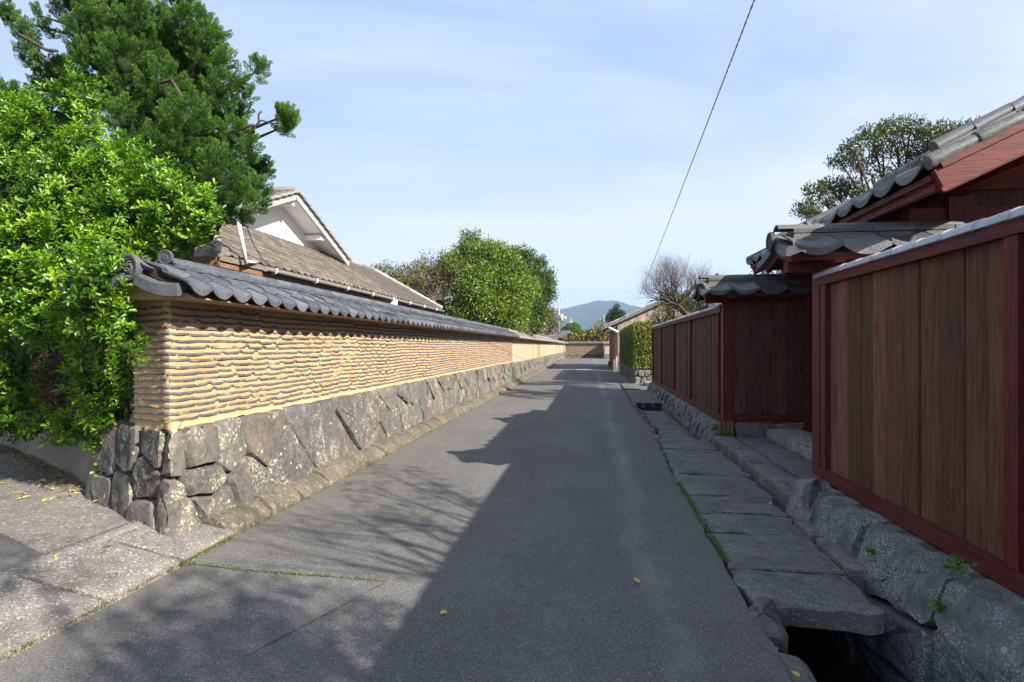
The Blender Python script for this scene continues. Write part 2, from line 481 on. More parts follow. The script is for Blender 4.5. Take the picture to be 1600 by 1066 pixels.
M['white'] = mat_plain('white_lime_plaster', (0.72, 0.72, 0.71), (0.82, 0.82, 0.80), 2.5, 0.9, 0.15)
M['greypaint'] = mat_plain('grey_painted_board', (0.26, 0.265, 0.27), (0.36, 0.36, 0.355), 5, 0.7, 0.2)
M['whitepaint'] = mat_plain('white_metal', (0.66, 0.66, 0.64), (0.78, 0.78, 0.76), 5, 0.45, 0.1)
M['gutter'] = mat_plain('grey_gutter', (0.20, 0.20, 0.20), (0.28, 0.28, 0.275), 5, 0.5, 0.1)
M['bark'] = mat_plain('bark', (0.10, 0.07, 0.05), (0.20, 0.15, 0.11), 14, 0.9, 0.8, 0.02, 0, 0.2, (1, 1, 0.3))
M['bark_red'] = mat_plain('juniper_bark', (0.045, 0.030, 0.023), (0.115, 0.078, 0.058), 14, 0.9, 0.8, 0.02, 0, 0.2, (1, 1, 0.3))
M['bark_grey'] = mat_plain('grey_twig', (0.055, 0.042, 0.033), (0.11, 0.086, 0.068), 12, 0.9, 0.6, 0.01)
M['bark_pale'] = mat_plain('pale_twig', (0.085, 0.058, 0.045), (0.16, 0.11, 0.085), 12, 0.9, 0.6, 0.01)
M['soil'] = mat_plain('garden_soil', (0.05, 0.035, 0.024), (0.10, 0.07, 0.045), 6, 0.95, 0.8, 0.03)
M['ground'] = mat_plain('field_ground', (0.07, 0.075, 0.03), (0.12, 0.11, 0.055), 0.4, 0.95, 0.3, 0.02)
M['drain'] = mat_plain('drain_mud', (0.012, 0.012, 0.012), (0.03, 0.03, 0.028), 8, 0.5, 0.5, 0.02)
M['concretepole'] = mat_plain('pole_concrete', (0.42, 0.42, 0.41), (0.52, 0.52, 0.50), 2, 0.8, 0.1)
M['cable'] = mat_plain('cable_black', (0.018, 0.018, 0.02), (0.03, 0.03, 0.03), 5, 0.6, 0)
M['moss'] = mat_plain('moss', (0.05, 0.075, 0.012), (0.11, 0.13, 0.025), 40, 0.95, 0.8, 0.01)
M['mountain'] = None
M['inner_green'] = mat_plain('foliage_filler', (0.010, 0.020, 0.006), (0.028, 0.050, 0.012), 30, 0.95, 0.6, 0.02)

# ---------------------------------------------------------------- foliage
def leaf_mesh(name, pts, axis, nrm, length, width, mat, parent, loc=None, rnd=None, fold=0.25, shape='kite', stuff=True):
    """many leaves in one mesh: each a folded kite (2 triangles) or a folded oval (2 quads)"""
    pts = np.asarray(pts, dtype=np.float64); n = len(pts)
    ax = axis / (np.linalg.norm(axis, axis=1, keepdims=True) + 1e-9)
    side = np.cross(ax, nrm); side /= (np.linalg.norm(side, axis=1, keepdims=True) + 1e-9)
    up = np.cross(side, ax)
    L = (np.ones(n) * length)[:, None]; W = (np.ones(n) * width)[:, None]
    if loc is None: loc = WL[parent]
    p0 = pts - np.array(loc)
    if shape == 'kite':
        V = np.stack([p0, p0 + ax * L * 0.55 + side * W * 0.5 + up * W * fold, p0 + ax * L, p0 + ax * L * 0.55 - side * W * 0.5 + up * W * fold], 1)
        per = 4; F = np.array([[0, 2, 1], [0, 3, 2]]); tot = 3
    else:
        V = np.stack([p0, p0 + ax * L * 0.4 + side * W * 0.36 + up * W * fold, p0 + ax * L * 0.78 + side * W * 0.5 + up * W * fold * 0.8,
                      p0 + ax * L - up * L * 0.08,
                      p0 + ax * L * 0.78 - side * W * 0.5 + up * W * fold * 0.8, p0 + ax * L * 0.4 - side * W * 0.36 + up * W * fold], 1)
        per = 6; F = np.array([[0, 3, 2, 1], [0, 5, 4, 3]]); tot = 4
    V = V.reshape(-1, 3)
    idx = (np.arange(n)[:, None, None] * per + F[None]).reshape(-1)
    nf = n * len(F)
    me = bpy.data.meshes.new(name)
    me.vertices.add(len(V)); me.vertices.foreach_set('co', V.astype(np.float32).ravel())
    me.loops.add(len(idx)); me.loops.foreach_set('vertex_index', idx.astype(np.int32))
    me.polygons.add(nf)
    me.polygons.foreach_set('loop_start', (np.arange(nf) * tot).astype(np.int32))
    try: me.polygons.foreach_set('loop_total', np.full(nf, tot, dtype=np.int32))
    except Exception: pass
    me.update(calc_edges=True)
    if rnd is None: rnd = rng.random(n)
    a = me.attributes.new('rnd', 'FLOAT', 'FACE')
    a.data.foreach_set('value', np.repeat(rnd, len(F)).astype(np.float32))
    me.materials.append(mat)
    o = put(name, me, loc, 0, parent)
    if stuff: o['kind'] = 'stuff'
    return o

def unit(n):
    d = rng.normal(size=(n, 3)); return d / np.linalg.norm(d, axis=1, keepdims=True)
def blob_points(blobs, density, shell=0.55, tuft=0.0, tn=1):
    """points through the outer part of many ellipsoids; returns point, outward direction, leaf tone (partly random, paler outwards)"""
    P, D, R = [], [], []
    for (c, r) in blobs:
        r = np.array(r if hasattr(r, '__len__') else (r, r, r), dtype=float)
        area = 4 * math.pi * ((r[0] * r[1]) ** 1.6 + (r[0] * r[2]) ** 1.6 + (r[1] * r[2]) ** 1.6) ** (1 / 1.6) / 3 ** (1 / 1.6)
        n = max(3, int(density * area))
        d = unit(n)
        q = shell + (1 - shell) * rng.random(n) ** 0.6
        p = np.array(c) + d * r * q[:, None]
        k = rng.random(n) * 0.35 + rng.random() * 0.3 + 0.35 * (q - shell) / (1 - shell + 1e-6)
        if tn > 1:
            p = np.repeat(p, tn, 0); d2 = np.repeat(d, tn, 0); k = np.repeat(k, tn)
            j = unit(len(p)); p = p + j * tuft * rng.random((len(p), 1)) ** 0.5
            dd = d2 * 0.7 + j * 0.9
            d = dd
            k = np.clip(k + rng.normal(size=len(k)) * 0.08, 0, 1)
        P.append(p); D.append(d); R.append(k)
    return np.concatenate(P), np.concatenate(D), np.clip(np.concatenate(R), 0, 1)

def core(blobs, mat, parent, k=0.62, name='inner_filler'):  # dark solid cores added inside the leaves to block the sky
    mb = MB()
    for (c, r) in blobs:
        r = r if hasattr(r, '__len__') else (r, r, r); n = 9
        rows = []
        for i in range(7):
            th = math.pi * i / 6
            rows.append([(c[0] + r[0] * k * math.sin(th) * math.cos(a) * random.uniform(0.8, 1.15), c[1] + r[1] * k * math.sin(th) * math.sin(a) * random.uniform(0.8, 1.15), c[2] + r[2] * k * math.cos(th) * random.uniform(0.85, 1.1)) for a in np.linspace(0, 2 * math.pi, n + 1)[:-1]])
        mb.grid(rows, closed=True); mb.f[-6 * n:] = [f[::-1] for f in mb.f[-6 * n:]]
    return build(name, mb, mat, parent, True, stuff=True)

def branch(mb, p, d, length, rad, depth, spread=0.6, up=0.15, tips=None, sides=4, ratio=0.72, kids=(2, 3), wig=0.18):
    p = Vector(p); d = Vector(d).normalized()
    n = 3; pts = [p.copy()]; rr = [rad]
    for i in range(n):
        d = (d + Vector((random.gauss(0, wig), random.gauss(0, wig), random.gauss(0, wig) + up * 0.4))).normalized()
        p = p + d * (length / n)
        pts.append(p.copy()); rr.append(rad * (1 - 0.38 * (i + 1) / n))
    mb.tube(pts, rr, sides, cap=False)
    if tips is not None and depth <= 1:
        tips.append((p.copy(), d.copy()))
    if depth <= 0: return
    for k in range(random.randint(*kids)):
        ax = Vector((random.gauss(0, 1), random.gauss(0, 1), random.gauss(0, 1)))
        ax = (ax - d * ax.dot(d)).normalized()
        nd = (d + ax * random.uniform(0.5, 1.0) * spread * 1.6 + Vector((0, 0, up))).normalized()
        q = pts[random.choice((1, 2, 3, 3))] if k else pts[3]
        branch(mb, q, nd, length * random.uniform(ratio - 0.12, ratio + 0.1), rr[3] * random.uniform(0.62, 0.85), depth - 1, spread, up, tips, max(3, sides - 1), ratio, kids, wig)

# ---------------------------------------------------------------- stones
def clip_poly(poly, mx, my, nx, ny):
    out = []
    for i in range(len(poly)):
        a, b = poly[i], poly[(i + 1) % len(poly)]
        da = (a[0] - mx) * nx + (a[1] - my) * ny; db = (b[0] - mx) * nx + (b[1] - my) * ny
        if da <= 0: out.append(a)
        if (da < 0 < db) or (db < 0 < da):
            t = da / (da - db); out.append((a[0] + t * (b[0] - a[0]), a[1] + t * (b[1] - a[1])))
    return out
def voronoi(seeds, lo, hi, stretch=1.0):
    res = []
    for i, s in enumerate(seeds):
        poly = [(lo[0], lo[1]), (hi[0], lo[1]), (hi[0], hi[1]), (lo[0], hi[1])]
        near = sorted((((q[0] - s[0]) ** 2 + ((q[1] - s[1]) * stretch) ** 2), j) for j, q in enumerate(seeds) if j != i)[:22]
        for d, j in near:
            q = seeds[j]
            w = stretch * stretch
            poly = clip_poly(poly, (s[0] + q[0]) / 2, (s[1] + q[1]) / 2, (q[0] - s[0]), (q[1] - s[1]) * w)
            if len(poly) < 3: break
        if len(poly) >= 3: res.append(poly)
    return res
def poly_area(p): return 0.5 * sum(p[i][0] * p[(i + 1) % len(p)][1] - p[(i + 1) % len(p)][0] * p[i][1] for i in range(len(p)))
def stone_mb(poly, mapf, gap=0.012, bulge=0.035, depth=0.12, rough=0.012):
    """one rough stone over a polygon of wall coordinates (s, z); mapf(s, z, out) gives the world point"""
    if poly_area(poly) < 0: poly = poly[::-1]
    q = []
    for i in range(len(poly)):                       # corners knocked off
        a, b, c = poly[i - 1], poly[i], poly[(i + 1) % len(poly)]
        la = math.dist(a, b); lc = math.dist(b, c)
        t1 = min(0.28, 0.035 / max(la, 1e-3)); t2 = min(0.28, 0.035 / max(lc, 1e-3))
        q.append((b[0] + (a[0] - b[0]) * t1, b[1] + (a[1] - b[1]) * t1))
        q.append((b[0] + (c[0] - b[0]) * t2, b[1] + (c[1] - b[1]) * t2))
    r = []
    for i in range(len(q)):
        a, b = q[i], q[(i + 1) % len(q)]; n = max(1, int(math.dist(a, b) / 0.13))
        for k in range(n):
            t = k / n; r.append((a[0] + (b[0] - a[0]) * t + random.gauss(0, rough * 0.4), a[1] + (b[1] - a[1]) * t + random.gauss(0, rough * 0.4)))
    cx = sum(p[0] for p in r) / len(r); cz = sum(p[1] for p in r) / len(r)
    size = math.sqrt(abs(poly_area(poly)))
    tx, tz = random.gauss(0, 0.035), random.gauss(0, 0.035); off = random.gauss(0, min(0.015, bulge * 0.5))
    mb = MB(); n = len(r)
    rings = ((gap, -depth), (gap, -0.02 if gap < 0.013 else -0.055), (gap + min(0.018, size * 0.06), 0.72), (gap + size * 0.16, 0.95), (gap + size * 0.32, 1.0))
    for ri, (ins, lv) in enumerate(rings):
        for (x, z) in r:
            dx, dz = x - cx, z - cz; L = math.hypot(dx, dz) + 1e-6
            k = max(0.12, 1 - ins / L); X, Z = cx + dx * k, cz + dz * k
            if lv < 0: o = lv + (random.gauss(0, rough * 0.3) if ri else 0) + (off if ri else 0)
            else: o = bulge * lv + off + tx * (X - cx) + tz * (Z - cz) + random.gauss(0, rough * (0.5 if ri == 2 else 0.8))
            mb.vert(mapf(X, Z, o))
    for ri in range(len(rings) - 1):
        for i in range(n):
            j = (i + 1) % n
            mb.face(ri * n + i, ri * n + j, (ri + 1) * n + j, (ri + 1) * n + i)
    c = mb.vert(mapf(cx, cz, bulge * 1.0 + off + random.gauss(0, rough)))
    b = (len(rings) - 1) * n
    for i in range(n): mb.face(b + i, b + (i + 1) % n, c)
    return mb
def lay_stones(polys, mapf, parent, mat, limit=300, key=None, flip=False, **kw):
    polys = sorted(polys, key=key or (lambda p: min(q[0] for q in p)))
    rest = MB()
    for i, p in enumerate(polys):
        if abs(poly_area(p)) < 0.0012: continue
        mb = stone_mb(p, mapf, **kw)
        if flip: mb.f = [f[::-1] for f in mb.f]
        if i < limit:
            build('stone', mb, mat, parent, True, centre(mb), 50)
        else:
            rest.add(mb, Matrix())
    if rest.v: build('stone_rest', rest, mat, parent, True, None, 50, stuff=True).name = 'stones'

# ---------------------------------------------------------------- roof tile pieces
def pantile_mb(p, L, slope, lip=0.05, amp=0.05, seg=10, thick=0.018, front=True, lift=0.012):
    """one curved eave tile. local x across (-p/2..p/2), +y outward and down the slope, origin at its eave edge"""
    mb = MB(); cs, sn = math.cos(slope), math.sin(slope)
    def h(t): return amp * abs(2 * t - 1.06) ** 2.1 * (1 - 0.25 * max(0, 1 - t / 0.10)) + 0.014 * t
    top = []; bot = []
    for i in range(seg + 1):
        t = i / seg; top.append(h(t)); bot.append(h(t) - thick - (lip * (0.40 + 0.60 * (1 - abs(2 * t - 1) ** 2.2)) if front else 0.0))
    def pt(t, v, hh): return (-p / 2 + p * t, -v * cs, v * sn + hh + lift * (1 - v / L))
    P = [[pt(i / seg, v, top[i]) for i in range(seg + 1)] for v in (L, 0.02, 0.0)]
    P[2] = [(x, y, z - 0.012) for (x, y, z) in P[2]]
    P.append([pt(i / seg, 0.0, bot[i]) for i in range(seg + 1)])
    P.append([pt(i / seg, 0.028, bot[i] + 0.004) for i in range(seg + 1)])
    P.append([pt(i / seg, 0.032, top[i] - thick) for i in range(seg + 1)])
    P.append([pt(i / seg, L, top[i] - thick) for i in range(seg + 1)])
    mb.grid([r[::-1] for r in P])
    n = seg + 1
    for col in (0, seg):                         # side edges
        ids = [k * n + (seg - col) for k in range(7)]
        f = [ids[0], ids[1], ids[5], ids[6]]
        mb.face(*(f if col else f[::-1]))
        f = [ids[1], ids[2], ids[3], ids[4], ids[5]]
        mb.face(*(f if col else f[::-1]))
    return mb
def barrel_mb(L, r, flat=0.8, seg=8, thick=0.02, taper=0.06, ang=1.0):
    """half-round tile lying along local x from 0 to L"""
    mb = MB(); rows = []
    for x, k in ((0.0, 1 + taper), (0.02, 1 + taper), (L, 1.0)):
        rows.append([(x, r * k * math.cos(math.pi * (0.5 + ang * (i / seg - 0.5))), r * k * flat * math.sin(math.pi * (0.5 + ang * (i / seg - 0.5)))) for i in range(seg + 1)])
    mb.grid(rows)
    inner = [[(x, y * 0.84, z * 0.8 - 0.004) for (x, y, z) in row] for row in (rows[0], rows[2])]
    k = len(mb.v); mb.grid([r_[::-1] for r_ in inner]); n = seg + 1
    for i in range(seg):
        mb.face(i + 1, i, k + seg - i, k + seg - i - 1)
        a = 2 * n
        mb.face(a + i, a + i + 1, k + n + seg - i - 1, k + n + seg - i)
    for a in (0, n):
        mb.face(a, a + n, k + (n if a else 0) + seg, k + (n if a else 0) + seg) if False else None
    return mb
def slab_mb(lx, ly, lz, bev=0.006, x0=0.0):
    """flat piece lying along x from x0, centred in y, top edges bevelled"""
    mb = MB(); y = ly / 2
    prof = [(-y, 0), (-y, lz - bev), (-y + bev, lz), (y - bev, lz), (y, lz - bev), (y, 0)]
    mb.grid([[(x, a, b) for (a, b) in prof] for x in (x0, x0 + lx)], closed=True)
    mb.face(*range(6)); mb.face(*[6 + i for i in range(5, -1, -1)])
    mb.f = [f[::-1] for f in mb.f]
    return mb
def disc_mb(r, depth):
    """round ridge-end tile facing local -x... rim, bead ring and a three-comma swirl in relief"""
    mb = MB(); n = 28
    prof = [(0.0, 0.0), (0.0, r * 0.98), (-depth * 0.5, r), (-depth, r * 0.97), (-depth, r * 0.80), (-depth * 0.72, r * 0.77), (-depth * 0.72, 0.001)]
    mb.grid([[(x, q * math.cos(2 * math.pi * j / n), q * math.sin(2 * math.pi * j / n)) for j in range(n)] for (x, q) in prof], closed=True)
    def bump_(y, z, s, hgt):
        k = len(mb.v); m_ = 8
        for x, q in ((-depth * 0.70, s), (-depth * 0.70 - hgt * 0.7, s * 0.8), (-depth * 0.70 - hgt, s * 0.3)):
            for j in range(m_): mb.vert((x, y + q * math.cos(2 * math.pi * j / m_), z + q * math.sin(2 * math.pi * j / m_)))
        for i in range(2):
            for j in range(m_): mb.face(k + i * m_ + j, k + i * m_ + (j + 1) % m_, k + (i + 1) * m_ + (j + 1) % m_, k + (i + 1) * m_ + j)
        mb.face(*[k + 2 * m_ + j for j in range(m_)])
    for j in range(16):
        a = 2 * math.pi * j / 16; bump_(r * 0.66 * math.cos(a), r * 0.66 * math.sin(a), r * 0.062, depth * 0.28)
    for k in range(3):
        a0 = 2 * math.pi * k / 3
        for i in range(9):
            t = i / 8; a = a0 + t * 2.3; q = r * (0.20 + 0.30 * t)
            bump_(q * math.cos(a), q * math.sin(a), r * (0.15 * (1 - t) + 0.03), depth * 0.30)
    return mb

class Frame:
    """a straight run: local x along, local y outward, z up"""
    def __init__(s, o, ang):
        s.o = Vector(o); s.a = ang
        s.M = Matrix.Translation(s.o) @ Matrix.Rotation(ang, 4, 'Z')
    def w(s, x, y, z): return s.M @ Vector((x, y, z))
def frame_out(o, n):
    """frame whose local +y points along the horizontal vector n"""
    return Frame(o, math.atan2(n[1], n[0]) - math.pi / 2)

# ================================================================ THE SETTING
KX = -2.96                                    # left edge of the asphalt
def road_r(y):
    return float(np.interp(y, [-8, 3.3, 7, 10, 16, 25, 70], [0.98, 0.96, 1.0, 1.14, 1.16, 1.22, 1.5]))
def road_l(y):
    return float(np.interp(y, [-8, 4.5, 30, 80], [KX, KX, -2.94, -2.94]))
mb = MB()
ys = list(np.arange(-8, 12, 0.25)) + list(np.arange(12, 78.3, 1.0))
rows = []
for y in ys:
    l, r = road_l(y), road_r(y)
    row = []
    for i in range(13):
        t = i / 12; x = l + (r - l) * t
        if i == 12: x += random.gauss(0, 0.012)
        z = 0.02 * (1 - (2 * t - 1) ** 2) - 0.006 + 0.004 * math.sin(y * 1.3 + x * 2)
        row.append((x, y, z))
    row.append((row[-1][0] + 0.02, y, -0.09)); row.append((row[-2][0] + 0.0, y, -0.5))
    rows.append(row)
mb.grid([r[::-1] for r in rows])
mb.f = [f[::-1] for f in mb.f]
build('road', mb, M['road'], smooth=True, structure=True, angle=40)

mb = MB()
R_ = 6000
mb.grid([[(-R_, -200, -1.0), (R_, -200, -1.0)], [(-R_, R_, -1.0), (R_, R_, -1.0)]])
mb.f = [f[::-1] for f in mb.f]
build('ground', mb, M['ground'], structure=True)

def sheet(name, pts, mat, structure=True):
    m_ = MB(); m_.face(*[m_.vert(p) for p in pts])
    return build(name, m_, mat, structure=structure)
# garden earth behind the walls
sheet('garden_soil', [(-60, 9.0, 0.32), (-9.3, 7.75, 0.32), (-4.35, 5.0, 0.32), (-3.62, 4.7, 0.32), (-3.62, 100, 0.32), (-60, 100, 0.32)], M['soil'])
sheet('garden_ground', [(2.45, -12, 0.2), (60, -12, 0.2), (60, 100, 0.2), (4.25, 100, 0.2), (4.25, 24.7, 0.2), (4.25, 21.1, 0.2), (2.45, 21.1, 0.2), (2.45, 10.1, 0.2), (3.9, 10.1, 0.2), (3.9, 5.9, 0.2), (2.45, 5.9, 0.2)], M['soil'])

# side lane apron, rising a little away from the road
def lane_z(x, y):
    return float(np.interp(-x, [2.95, 3.6, 5, 8, 14], [0.02, 0.14, 0.19, 0.22, 0.25]))
mb = MB(); rows = []
for i in range(21):
    t = i / 20
    x = -3.58 - 9 * t ** 1.3
    row = []
    for j in range(21):
        s_ = j / 20
        ya, yb = -6.0, 4.42 + (-(x) - 3.58) * 0.62
        y = ya + (yb - ya) * s_
        row.append((x, y, lane_z(x, y) + 0.006 * math.sin(3 * x + 2.2 * y)))
    rows.append(row)
mb.grid(rows)
mb.f = [f[::-1] for f in mb.f]
build('side_lane', mb, M['apron'], smooth=True, structure=True)
# darker asphalt of the lane beyond the concrete strip
mb = MB(); rows = []
pa = [at(78, 861, Z=0.2), at(-40, 812, Z=0.2), at(-260, 800, Z=0.22), at(-260, 930, Z=0.22), at(-40, 905, Z=0.2)]
tri = [Vector((p.x, p.y, 0)) for p in pa]
def lz2(p, e): return (p.x, p.y, lane_z(p.x, p.y) + e)
# finely split fan so it follows the lane
for i in range(9):
    a = tri[0].lerp(tri[1], 1) if False else None
top_edge = [tri[0].lerp(tri[1], t / 6) for t in range(7)] + [tri[1].lerp(tri[2], t / 5) for t in range(1, 6)]
bot_edge = [tri[0].lerp(tri[4], t / 6) for t in range(7)] + [tri[4].lerp(tri[3], t / 5) for t in range(1, 6)]
for a, b in zip(top_edge, bot_edge):
    rows.append([lz2(a.lerp(b, k / 5), 0.016) for k in range(6)])
mb.grid(rows)
build('lane_asphalt', mb, M['patch'], smooth=True, structure=True)

# gutter covers across the mouth of the side lane
gut = put('gutter_cover', None, (-3.28, 3.3, 0.0)); gut['kind'] = 'structure'
def gutter_slab(y0, y1, skew=0.0):
    m_ = MB(); rows = []
    nx, ny = 8, 8
    for i in range(nx + 1):
        t = (0, 0.02, 0.12, 0.3, 0.5, 0.7, 0.88, 0.98, 1)[i]; x = -2.965 - 0.605 * t
        row = []
        for j in range(ny + 1):
            s_ = (0, 0.02, 0.12, 0.3, 0.5, 0.7, 0.88, 0.98, 1)[j]; y = y0 + (y1 - y0) * s_ + skew * t
            e = 0.0
            if i in (0, nx) or j in (0, ny): e = -0.012 + random.gauss(0, 0.003)
            jx = random.gauss(0, 0.004) if i in (0, nx) else 0
            jy = random.gauss(0, 0.003) if j in (0, ny) else 0
            row.append((x + jx, y + jy, lane_z(x, y) + 0.03 + e))
        rows.append(row)
    m_.grid(rows)
    k = len(m_.v); n = ny + 1
    ring = [(0, j) for j in range(n)] + [(i, ny) for i in range(1, nx + 1)] + [(nx, j) for j in range(ny - 1, -1, -1)] + [(i, 0) for i in range(nx - 1, 0, -1)]
    for (i, j) in ring:
        p = rows[i][j]; m_.vert((p[0], p[1], p[2] - 0.12))
    for a in range(len(ring)):
        b = (a + 1) % len(ring)
        m_.face(ring[a][0] * n + ring[a][1], ring[b][0] * n + ring[b][1], k + b, k + a)
    m_.f = [f[::-1] for f in m_.f]
    build('slab', m_, M['slab'], gut, True, (-3.28, (y0 + y1) / 2, 0.08), 35)
for y0, y1 in ((3.80, 4.40), (3.13, 3.765), (2.49, 3.095), (1.83, 2.455), (1.17, 1.795), (0.5, 1.13)):
    gutter_slab(y0, y1, 0.01)
# narrow concrete strip beside the slabs is part of the lane: a raised lip
mb = MB(); rows = []
for i in range(13):
    t = i / 12
    y = -1 + 5.35 * t
    rows.append([(-3.585 - w, y, lane_z(-3.6 - w, y) + 0.021 + (0 if 0 < k < 3 else -0.02)) for k, w in enumerate((0.0, 0.012, 0.15, 0.165))])
mb.grid(rows)
build('concrete_strip', mb, M['apron'], smooth=True, structure=True)

# low kerb at the foot of the left wall: separate old blocks
kerb = put('kerb', None, (-3.0, 20, 0.0)); kerb['kind'] = 'structure'
y = 4.42; i = 0; rest = MB()
while y < 78:
    L = random.uniform(0.45, 0.95); L = min(L, 78 - y)
    m_ = MB(); rows = []
    n = 5
    dz = random.gauss(0, 0.012); dx = random.gauss(0, 0.010)
    for k in range(n + 1):
        yy = y + 0.006 + (L - 0.012) * k / n
        e = 0.012 if k in (0, n) else 0
        hgt = 0.115 + dz + random.gauss(0, 0.005)
        xf = KX - 0.015 + dx + random.gauss(0, 0.004)
        if y < 6.0 and k < 6: xf -= 0.01
        rows.append([(xf + 0.012, yy, -0.08), (xf - e, yy, hgt * 0.35), (xf - 0.07 - e, yy, hgt - e), (xf - 0.15, yy, hgt + 0.035 - e), (-3.42, yy, hgt + 0.06)])
    m_.grid(rows)
    for r0, fl in ((0, False), (n * 5, True)):
        f = [r0, r0 + 1, r0 + 2, r0 + 3, r0 + 4]
        m_.face(*(f[::-1] if fl else f))
    m_.f = [f[::-1] for f in m_.f]
    if y < 40: build('kerb_block', m_, M['kerb'], kerb, True, centre(m_), 45)
    else: rest.add(m_, Matrix())
    y += L
build('kerb_blocks', rest, M['kerb'], kerb, True, stuff=True)

# drain beside the road
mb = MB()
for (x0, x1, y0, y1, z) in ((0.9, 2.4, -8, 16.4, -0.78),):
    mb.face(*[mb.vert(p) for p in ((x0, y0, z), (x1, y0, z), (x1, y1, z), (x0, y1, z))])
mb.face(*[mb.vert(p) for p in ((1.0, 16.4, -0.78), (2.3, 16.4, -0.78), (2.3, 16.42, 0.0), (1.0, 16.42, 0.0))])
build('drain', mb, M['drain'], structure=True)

# ================================================================ LEFT TILE-AND-MUD WALL
class Path:
    def __init__(s, pts, rad, n=10):
        out = [Vector((*pts[0], 0))]
        for i in range(1, len(pts) - 1):
            a, b, c = (Vector((*pts[k], 0)) for k in (i - 1, i, i + 1))
            d1 = (a - b).normalized(); d2 = (c - b).normalized()
            p1 = b + d1 * rad; p2 = b + d2 * rad
            for k in range(n + 1):
                t = k / n; out.append(p1.lerp(b, t).lerp(b.lerp(p2, t), t))
        out.append(Vector((*pts[-1], 0)))
        s.p = np.array([(q.x, q.y) for q in out]); d = np.linalg.norm(np.diff(s.p, axis=0), axis=1)
        s.s = np.concatenate([[0], np.cumsum(d)]); s.len = float(s.s[-1])
    def xy(s, t): return float(np.interp(t, s.s, s.p[:, 0])), float(np.interp(t, s.s, s.p[:, 1]))
    def frame(s, t):
        t = min(max(t, 0.0), s.len); a = s.xy(max(0, t - 0.02)); b = s.xy(min(s.len, t + 0.02))
        L = math.hypot(b[0] - a[0], b[1] - a[1]); tx, ty = (b[0] - a[0]) / L, (b[1] - a[1]) / L
        return s.xy(t), (tx, ty), (ty, -tx)
    def w(s, t, z, out):
        (x, y), _, n = s.frame(t); return (x + n[0] * out, y + n[1] * out, z)

CORNER = (-3.39, 4.20)
END_Y = 24.4
pp = Path([(-3.86, 4.38), CORNER, (-3.39, END_Y)], 0.05)           # plaster face
sp = Path([(-4.75, 4.80), (-3.22, 3.97), (-3.22, END_Y)], 0.20)       # foot of the stone base
S0 = float(pp.s[1]) + 0.05
wall = thing('mud_wall', 'long ochre mud wall banded with rows of dark tile edges on a lichen-spotted stone base', 'wall', (-3.5, 14, 0))

# mud core with a shallow swell between the tile courses
NC = 18; Z0, ZP = 0.985, 0.0545
zs = []
for c in range(NC + 1):
    zb = Z0 + c * ZP
    for f_, o_ in ((0.0, 0.002), (0.22, 0.004), (0.6, 0.006), (0.92, 0.004)):
        if zb + f_ * ZP < 1.99: zs.append((zb + f_ * ZP, o_))
zs = [(0.88, 0.0), (0.95, 0.002)] + zs + [(2.0, 0.0), (2.12, 0.0)]
ts = [0, 0.1, 0.2, 0.3] + list(np.arange(0.34, S0 + 0.2, 0.03)) + list(np.arange(S0 + 0.25, pp.len, 0.12)) + [pp.len]
mb = MB()
rows = []
for t in ts:
    w1 = 0.006 * math.sin(t * 2.1) + 0.004 * math.sin(t * 5.3 + 1)
    rows.append([pp.w(t, z + w1 * (1 if 0.97 < z < 1.95 else 0), o + random.gauss(0, 0.003)) for (z, o) in zs])
mb.grid([r for r in rows])
k = len(mb.v)
for t0_, z0_ in (((-3.86, 4.38), 0), ((-3.39, END_Y), 0)): pass
# gable of the end face, the back and the far end
g = [mb.vert(p) for p in ((-3.86, 4.38, 0.88), (-3.84, 4.9, 0.88), (-3.84, END_Y, 0.88), (-3.39, END_Y, 0.88), (-3.86, 4.38, 2.12), (-3.84, 4.9, 2.12), (-3.84, END_Y, 2.12), (-3.39, END_Y, 2.12))]
mb.face(g[0], g[4], g[5], g[1]); mb.face(g[1], g[5], g[6], g[2]); mb.face(g[2], g[6], g[7], g[3])
build('mud_core', mb, M['mud'], wall, True, angle=60)
mb = MB()
a0 = (-3.88, 4.36, 1.98); a1 = (-3.38, 4.16, 1.98); a2 = (-3.62, 4.22, 2.20)
b0, b1, b2 = ((p[0], p[1] + 0.5, p[2]) for p in (a0, a1, a2))
ids = [mb.vert(p) for p in (a0, a1, a2, b0, b1, b2)]
mb.face(ids[0], ids[1], ids[2]); mb.face(ids[1], ids[4], ids[5], ids[2]); mb.face(ids[0], ids[2], ids[5], ids[3])
build('gable_plaster', mb, M['mud'], wall)

# tile edges bedded in the mud, one piece at a time
def course_profile(L, kick, sag):
    pr = []
    for i in range(9):
        t = i / 8
        z = -sag * math.sin(math.pi * min(1, t / 0.86))
        if t > 0.80: z += kick * math.sin(math.pi * (t - 0.80) / 0.24)
        pr.append((t * L, z))
    return pr
def course_mb(pr, th=0.0215, out=0.0165, wf=None):
    m_ = MB(); n = len(pr)
    for (x, z) in pr:
        j = random.gauss(0, 0.0012)
        for (o, zz_) in ((-0.10, z), (out + j - 0.001, z), (out + j, z + 0.003), (out + j - 0.0005, z + th - 0.003), (out + j - 0.003, z + th), (-0.10, z + th)):
            m_.vert(wf(x, zz_, o) if wf else (x, o, zz_))
    for i in range(n - 1):
        for k_ in range(5):
            a = i * 6 + k_; m_.face(a, a + 1, a + 7, a + 6)
    m_.face(*range(5, -1, -1)); m_.face(*[(n - 1) * 6 + i for i in range(6)])
    m_.f = [f[::-1] for f in m_.f] if not wf else m_.f
    return m_
variants = []
